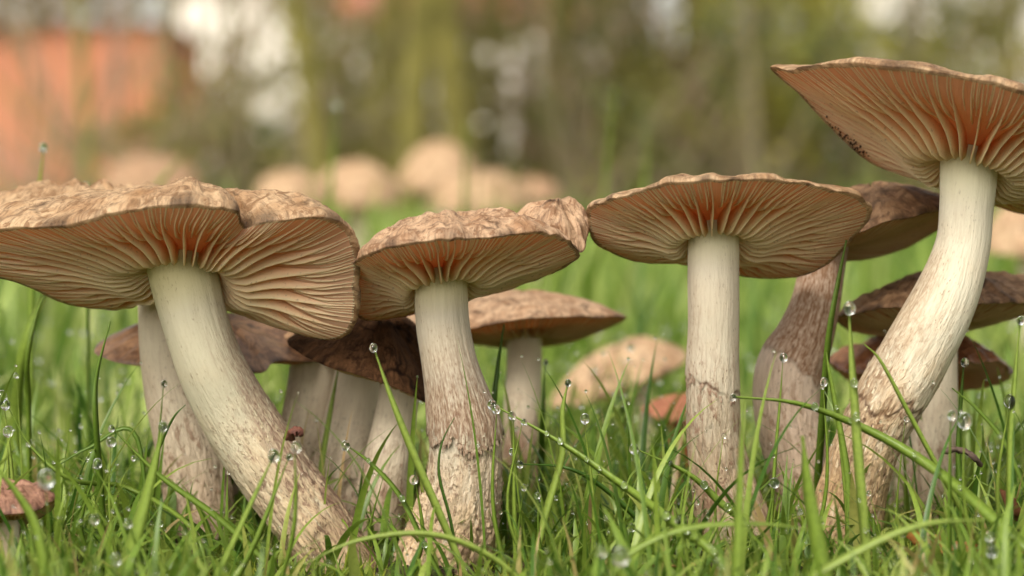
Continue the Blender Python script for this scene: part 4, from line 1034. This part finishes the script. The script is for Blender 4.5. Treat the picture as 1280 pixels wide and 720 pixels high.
M_LF_OLIVE = mat_grass('leaves_olive', [(0.0, (0.15, 0.15, 0.045)), (0.4, (0.27, 0.27, 0.06)), (0.7, (0.32, 0.30, 0.07)), (1.0, (0.42, 0.32, 0.16))], 0.35, 0.6)
M_LF_GREEN = mat_grass('leaves_green', [(0.0, (0.07, 0.11, 0.05)), (0.5, (0.16, 0.19, 0.07)), (0.8, (0.30, 0.31, 0.07)), (1.0, (0.46, 0.42, 0.06))], 0.35, 0.6)
M_LF_YELLOW = mat_grass('leaves_yellow', [(0.0, (0.22, 0.24, 0.05)), (0.5, (0.42, 0.42, 0.06)), (1.0, (0.60, 0.50, 0.08))], 0.4, 0.6)
M_LF_BROWN = mat_grass('leaves_brown', [(0.0, (0.17, 0.13, 0.06)), (0.5, (0.31, 0.24, 0.12)), (1.0, (0.48, 0.40, 0.22))], 0.3, 0.7)
M_LF_RED = mat_grass('leaves_copper', [(0.0, (0.32, 0.10, 0.04)), (0.5, (0.46, 0.17, 0.08)), (1.0, (0.50, 0.24, 0.16))], 0.4, 0.7)
M_BARK_OLIVE = simple('bark_mossy', (0.08, 0.075, 0.02), (0.26, 0.23, 0.06), 8, 1.5, 0.9, 0.004)
M_BARK_GREY = simple('bark_grey_brown', (0.13, 0.11, 0.06), (0.28, 0.24, 0.14), 30, 1.5, 0.9, 0.004)
M_BARK_PINK = simple('bark_pinkish', (0.26, 0.17, 0.12), (0.36, 0.25, 0.19), 30, 1.5, 0.9, 0.004)

def px_ground(px, d):
    x = (px - 640) * K * d
    return np.array([x, d, float(ground_z(x, d))])

def tree(px, d, wpx, H, lean, mat, leafmat, label, seed, nleaf=1800, cat='tree', crown0=0.9, lsize=0.035):
    rg = np.random.RandomState(seed)
    p = px_ground(px, d); p[2] -= 0.01
    root = empty('tree', p, label, cat, 'mossy trees and tall shrubs beyond the lawn')
    r0 = wpx * K * d * 0.5
    top = p + np.array([lean * H, rg.uniform(-.1, .1) * H, H])
    mid = (p + top) / 2 + np.array([rg.uniform(-.05, .05), 0, 0]) * H * 0.6
    q1 = (p + mid) / 2 + np.array([rg.uniform(-.02, .02) * H, 0, 0])
    tube('trunk', [p - np.array([0, 0, .05]), q1, mid, top], [r0 * 1.25, r0, r0 * 0.8, r0 * 0.25], mat, root, 12, 30, 0.08, seed=seed)
    cents = []
    for k in range(9):
        f = rg.uniform(0.38, 0.95)
        b = p * (1 - f) + top * f + 4 * f * (1 - f) * (mid - (p + top) / 2)
        a = rg.uniform(0, 2 * pi); l = H * rg.uniform(0.12, 0.3) * (1.1 - 0.6 * f)
        e = b + np.array([cos(a) * l, sin(a) * l, l * rg.uniform(0.5, 1.2)])
        tube('limb', [b, (b + e) / 2 + rg.normal(0, l * 0.06, 3), e], [r0 * 0.4 * (1.2 - f), r0 * 0.25, r0 * 0.08], mat, root, 7, 10, 0.1, seed=seed + k)
        cents.append(e)
        if e[2] - p[2] < crown0 * 0.7: cents[-1] = e + np.array([0, 0, crown0 * 0.5])
    cents += [top + rg.normal(0, H * 0.1, 3) for _ in range(8)]
    cents = np.array(cents)
    leaf_cloud('crown', cents, np.full(len(cents), H * 0.13), nleaf, lsize, leafmat, root, rg)
    return root

TR = [  # px, dist, width px, height, lean, bark, leaves, label
    (422, 6.2, 26, 3.4, -0.10, M_BARK_OLIVE, M_LF_OLIVE, 'leaning mossy trunk behind the creamy far mushrooms'),
    (462, 6.6, 30, 3.8, 0.06, M_BARK_OLIVE, M_LF_OLIVE, 'first of the olive trunks beyond the creamy far mushrooms'),
    (500, 6.0, 32, 3.2, 0.03, M_BARK_OLIVE, M_LF_OLIVE, 'thick olive trunk over the gap left of the tall tan far mushroom'),
    (592, 6.4, 36, 4.0, -0.02, M_BARK_OLIVE, M_LF_OLIVE, 'olive trunk right above the tall tan far mushroom'),
    (682, 7.0, 36, 3.8, 0.04, M_BARK_OLIVE, M_LF_GREEN, 'olive trunk above the right end of the second cap'),
    (655, 8.0, 24, 3.6, 0.10, M_BARK_PINK, M_LF_BROWN, 'slanting pinkish trunk between two olive trunks'),
    (122, 5.0, 11, 2.6, 0.0, M_BARK_OLIVE, M_LF_OLIVE, 'thin straight olive sapling in front of the brick house'),
    (204, 8.0, 24, 4.5, -0.05, M_BARK_GREY, M_LF_BROWN, 'grey trunk at the corner of the brick house'),
    (270, 7.5, 14, 3.4, 0.12, M_BARK_GREY, M_LF_OLIVE, 'thin grey branching shrub before the white house'),
    (340, 7.0, 14, 3.0, -0.18, M_BARK_GREY, M_LF_OLIVE, 'thin dark shrub leaning left before the white house'),
    (770, 8.0, 28, 4.2, 0.02, M_BARK_GREY, M_LF_GREEN, 'grey brown trunk in the gap between the middle caps'),
    (862, 7.5, 30, 4.0, -0.03, M_BARK_OLIVE, M_LF_GREEN, 'mossy trunk rising behind the round open cap'),
    (952, 6.5, 15, 3.5, -0.10, M_BARK_GREY, M_LF_GREEN, 'pinkish leaning trunk left of the tallest cap'),
    (1004, 7.0, 28, 4.2, 0.02, M_BARK_OLIVE, M_LF_GREEN, 'dark straight trunk touching the rim of the tallest cap'),
    (1150, 7.5, 26, 4.0, -0.14, M_BARK_GREY, M_LF_GREEN, 'leaning trunk above the tallest cap'),
    (1240, 8.5, 30, 4.4, 0.05, M_BARK_GREY, M_LF_OLIVE, 'grey trunk in the corner above the tallest cap'),
    (445, 7.4, 14, 3.4, 0.16, M_BARK_OLIVE, M_LF_OLIVE, 'thin mossy stem slanting right behind the creamy far mushrooms'),
    (540, 7.8, 18, 3.6, -0.12, M_BARK_GREY, M_LF_OLIVE, 'slim grey stem slanting left behind the tall tan far mushroom'),
    (620, 7.2, 14, 3.4, -0.07, M_BARK_OLIVE, M_LF_OLIVE, 'thin mossy stem beside the wide cream far mushroom'),
    (712, 6.8, 13, 3.2, 0.08, M_BARK_GREY, M_LF_OLIVE, 'thin grey stem right of the thick olive trunks'),
    (380, 7.6, 16, 3.4, 0.05, M_BARK_GREY, M_LF_OLIVE, 'slim grey stem right of the white house gap'),
    (900, 7.4, 18, 3.6, 0.10, M_BARK_GREY, M_LF_GREEN, 'slim grey stem above the middle of the round open cap'),
    (24, 8.6, 9, 1.55, 0.05, M_BARK_GREY, M_LF_BROWN, 'small bronze tree before the left of the brick wall'),
    (158, 8.8, 9, 1.6, -0.06, M_BARK_GREY, M_LF_BROWN, 'small bronze tree before the right of the brick wall'),
    (-60, 7.0, 34, 4.4, 0.04, M_BARK_GREY, M_LF_BROWN, 'grey trunk just beyond the edge near the brick house'),
    (1370, 7.5, 34, 4.4, 0.04, M_BARK_OLIVE, M_LF_GREEN, 'mossy trunk just beyond the edge past the tallest cap'),
]
for i, (px, d, wp, H, ln, bk, lf, lab) in enumerate(TR):
    tree(px, d, wp * (1.0 if bk is M_BARK_OLIVE else 0.75), H, ln, bk, lf, lab, 60 + i)

def bush(px, d, W, H, mat, label, seed, n=5000, size=0.03, group='bushes along the far side of the lawn'):
    rg = np.random.RandomState(seed)
    p = px_ground(px, d)
    root = empty('bush', p, label, 'bush', group)
    m = 16
    cents = p + np.stack([rg.uniform(-.5, .5, m) * W, rg.uniform(-.3, .3, m) * W * 0.7, rg.uniform(0.1, 0.85, m) * H], 1)
    leaf_cloud('foliage', cents, rg.uniform(0.10, 0.24, m) * H * 0.9, n, size, mat, root, rg)
    for k in range(6):
        e = cents[k]
        tube('branch', [p + rg.normal(0, .04, 3) * np.array([1, 1, 0]), (p + e) / 2 + rg.normal(0, .03, 3), e], [0.014, 0.009, 0.003], M_BARK_GREY, root, 6, 10, 0.1, seed=seed + k)
BU = [
    (300, 8.5, 1.0, 0.42, M_LF_OLIVE, 'low olive bush in front of the white house'),
    (375, 9.5, 0.9, 0.55, M_LF_GREEN, 'green bush between the white house and the olive trunks'),
    (470, 9.5, 1.3, 0.85, M_LF_OLIVE, 'olive thicket behind the creamy far mushrooms'),
    (560, 10.5, 1.3, 0.70, M_LF_BROWN, 'brown thicket behind the tall tan far mushroom'),
    (650, 10.0, 1.2, 0.75, M_LF_BROWN, 'brown thicket between the olive trunks'),
    (735, 9.0, 1.2, 0.62, M_LF_OLIVE, 'olive thicket above the gap between the middle caps'),
    (830, 9.0, 1.5, 1.15, M_LF_OLIVE, 'tall olive thicket left of the round open cap top'),
    (848, 7.5, 0.45, 0.62, M_LF_YELLOW, 'small yellow green bush above the round open cap'),
    (930, 9.5, 1.5, 1.4, M_LF_GREEN, 'tall green thicket between the round cap and the tallest cap'),
    (1040, 10.0, 1.6, 1.5, M_LF_OLIVE, 'olive thicket behind the rim of the tallest cap'),
    (1130, 9.0, 1.3, 1.0, M_LF_OLIVE, 'thicket directly above the tallest cap'),
    (1230, 9.5, 1.5, 1.1, M_LF_GREEN, 'green thicket in the corner above the tallest cap'),
    (1340, 9.0, 1.5, 1.5, M_LF_GREEN, 'green thicket past the edge beside the tallest cap'),
    (160, 9.5, 1.1, 0.15, M_LF_BROWN, 'low brown scrub at the foot of the brick house'),
    (40, 9.0, 1.3, 0.17, M_LF_BROWN, 'low brown scrub at the far end of the brick house'),
]
for i, (px, d, W_, H_, m_, lab) in enumerate(BU):
    bush(px, d, W_, H_, m_, lab, 300 + i, n=650 if 400 < px < 800 else 900 if px in (1130, 1230) else 1000 if px < 400 else 2300)

FB = [  # sparse yellowing shrubs nearer than the thickets
    (440, 6.8, 0.9, 0.80, M_LF_OLIVE, 'sparse yellowing shrub round the leaning mossy trunk'), (540, 7.2, 0.8, 0.85, M_LF_OLIVE, 'sparse yellowing shrub left of the tall tan far mushroom'),
    (640, 6.9, 0.8, 0.8, M_LF_OLIVE, 'sparse shrub among the olive trunks above the second cap'), (750, 7.5, 0.9, 0.8, M_LF_BROWN, 'sparse brown shrub above the gap between the middle caps'),
    (900, 6.6, 0.9, 0.8, M_LF_GREEN, 'sparse yellow green shrub above the round open cap'), (985, 6.8, 0.4, 0.95, M_LF_YELLOW, 'sparse shrub at the tip of the tallest cap'),
    (1180, 7.0, 1.1, 0.9, M_LF_OLIVE, 'sparse shrub over the middle of the tallest cap'), (330, 6.9, 0.7, 0.42, M_LF_GREEN, 'low sparse shrub before the white house'),
    (232, 7.2, 0.4, 0.5, M_LF_OLIVE, 'thin sparse shrub at the corner of the brick house')]
for i, (px, d, W_, H_, m_, lab) in enumerate(FB):
    bush(px, d, W_, H_, m_, lab, 500 + i, n=900, size=0.022, group='sparse shrubs before the thickets')
def bare(px, d, H, label, seed, mat):
    rg = np.random.RandomState(seed); p = px_ground(px, d)
    root = empty('bare_shrub', p, label, 'shrub', 'leafless shrubs beyond the lawn')
    for k in range(9):
        a = rg.uniform(-1.1, 1.1); l = H * rg.uniform(0.6, 1.1)
        e = p + np.array([sin(a) * l, rg.uniform(-.2, .2), cos(a) * l]); mid = (p + e) / 2 + rg.normal(0, .06, 3)
        r_ = rg.uniform(0.004, 0.010)
        tube('branch', [p, mid, e], [r_, r_ * .7, r_ * .3], mat, root, 6, 12, 0.1, seed=seed + k)
for i, (px, d, H, lab) in enumerate([(30, 6.5, 1.1, 'leafless shrub in front of the left of the brick wall'), (95, 6.8, 1.0, 'leafless shrub in front of the middle of the brick wall'), (180, 6.6, 1.2, 'leafless shrub at the right end of the brick wall'),
        (290, 6.4, 1.1, 'leafless shrub before the white house'), (360, 6.8, 1.2, 'leafless shrub between the white house and the olive trunks'), (560, 6.6, 1.2, 'leafless shrub behind the tall tan far mushroom'),
        (720, 6.4, 1.3, 'leafless shrub above the gap between the middle caps'), (800, 6.8, 1.2, 'leafless shrub left of the round open cap'), (1100, 6.7, 1.3, 'leafless shrub behind the tallest cap'), (430, 6.9, 1.3, 'leafless shrub behind the creamy far mushrooms'), (490, 7.3, 1.4, 'leafless shrub among the thick olive trunks'), (640, 7.0, 1.3, 'leafless shrub above the second cap'), (880, 6.9, 1.3, 'leafless shrub above the round open cap'), (960, 7.2, 1.4, 'leafless shrub left of the tip of the tallest cap'), (1220, 7.0, 1.4, 'leafless shrub in the corner above the tallest cap'), (60, 7.4, 1.2, 'leafless shrub between the two bronze trees'), (140, 7.0, 1.1, 'leafless shrub at the foot of the right bronze tree')]):
    bare(px, d, H, lab, 700 + i, (M_BARK_GREY, M_BARK_PINK, M_BARK_OLIVE)[i % 3])

def quadbox(name, x0, x1, y0, y1, z0, z1, mat, root):
    V = np.array([[x, y, z] for x in (x0, x1) for y in (y0, y1) for z in (z0, z1)])
    F = np.array([[0, 1, 3, 2], [4, 6, 7, 5], [0, 4, 5, 1], [2, 3, 7, 6], [0, 2, 6, 4], [1, 5, 7, 3]])
    return mesh(name, V, F, mat, root, smooth_=False)

def brick_mat(name, c1, c2, mort):
    s = NT(name)
    b = s.n('ShaderNodeTexBrick'); s.L(s.obj((1, 1, 1)), b.inputs['Vector'])
    b.inputs['Color1'].default_value = (*c1, 1); b.inputs['Color2'].default_value = (*c2, 1); b.inputs['Mortar'].default_value = (*mort, 1)
    b.inputs['Scale'].default_value = 4
    n = s.noise(s.obj(1), 0.5, 3)
    return s.done(s.pbr(s.mix(s.ramp(n, [(0.4, 0.0), (0.7, 0.4)]), b.outputs[0], c2), 0.85))
M_BRICK = brick_mat('brick_orange', (0.62, 0.155, 0.06), (0.48, 0.12, 0.055), (0.42, 0.18, 0.10))
M_WHITEWALL = simple('render_white', (0.84, 0.81, 0.74), (0.78, 0.75, 0.66), 1, 0.6)
M_ROOFT = simple('roof_tile_red', (0.35, 0.12, 0.08), (0.45, 0.18, 0.12), 1, 3)
M_GLASS = simple('window_glass_dark', (0.10, 0.11, 0.12), (0.16, 0.17, 0.18), 1, 1, rough=0.1, spec=0.8)
M_FRAME = simple('window_frame_white', (0.75, 0.75, 0.72), (0.8, 0.8, 0.78), 1, 1)

def house(px0, px1, pyt, d, depth, wallm, label, wins, roof=1.2):
    x0, x1 = (px0 - 640) * K * d, (px1 - 640) * K * d
    zt = HC + (HZ - pyt) * K * d
    zg = float(ground_z(0.0, d))
    root = empty('house', ((x0 + x1) / 2, d, zg), label, 'house', 'houses beyond the shrubs')
    quadbox('wall', x0, x1, d, d + depth, zg - 0.2, zt, wallm, root)
    ym = d + depth / 2; e = 0.35
    V = np.array([[x0 - e, d - e, zt + .003], [x1 + e, d - e, zt + .003], [x1 + e, d + depth + e, zt + .003], [x0 - e, d + depth + e, zt + .003], [x0 + .5, ym, zt + roof], [x1 - .5, ym, zt + roof]])
    F = [[0, 1, 5, 4], [1, 2, 5, 5], [2, 3, 4, 5], [3, 0, 4, 4], [3, 2, 1, 0]]
    me = bpy.data.meshes.new('roof'); me.from_pydata([tuple(v - np.array(root.location)) for v in V], [], [tuple(dict.fromkeys(f)) for f in F]); me.materials.append(M_ROOFT)
    ro = bpy.data.objects.new('roof', me); COL.objects.link(ro); ro.parent = root
    for (wx, wz, ww, wh) in wins:
        X0 = x0 + wx
        fr = quadbox('window', X0, X0 + ww, d - 0.06, d + 0.02, zg + wz, zg + wz + wh, M_FRAME, root)
        hw2 = (ww - 0.24) / 2
        quadbox('pane', X0 + .08, X0 + .08 + hw2, d - 0.064, d - 0.02, zg + wz + .08, zg + wz + wh - .08, M_GLASS, fr)
        quadbox('pane', X0 + ww - .08 - hw2, X0 + ww - .08, d - 0.064, d - 0.02, zg + wz + .08, zg + wz + wh - .08, M_GLASS, fr)
house(-420, 203, 30, 60, 8, M_BRICK, 'orange brick house low at the left beyond the shrubs', [(1.5, 1.2, 1.4, 1.3)], 0.06)
house(214, 392, -20, 72, 8, M_WHITEWALL, 'white rendered house beside the orange brick one', [(0.4, 3.6, 1.1, 1.4)], 2.2)
house(405, 800, 28, 80, 8, M_WHITEWALL, 'long white house standing in for bright sky gaps between the olive trunks', [(1.0, 1.0, 1.5, 1.3), (4.0, 1.0, 1.5, 1.3), (7.0, 3.6, 1.5, 1.3)], 1.8)  # house widened and walled white to supply the bright sky gaps
house(1082, 1300, -60, 75, 8, M_WHITEWALL, 'added white house making bright blobs behind the thicket above the tallest cap', [(0.6, 2.6, 1.2, 1.3), (3.0, 2.6, 1.2, 1.3)], 1.8)  # house added for its pale blobs where sky shows through the leaves

# woods go on past both edges of the view
for k, (px, d, W_, H_, m_) in enumerate([(-620, 9, 2.2, 1.6, M_LF_OLIVE), (-1000, 9, 2.4, 1.9, M_LF_GREEN), (-1400, 10, 2.6, 2.0, M_LF_OLIVE), (1760, 9, 2.2, 1.7, M_LF_OLIVE), (2120, 9, 2.4, 1.8, M_LF_GREEN), (2500, 10, 2.6, 2.0, M_LF_BROWN)]):
    bush(px, d, W_, H_, m_, ['first', 'second', 'third'][k % 3] + ' wide thicket past the ' + ('brick house' if px < 0 else 'tallest cap') + ', outside the view', 800 + k, n=2600, size=0.045, group='thickets beyond the edges of the view')
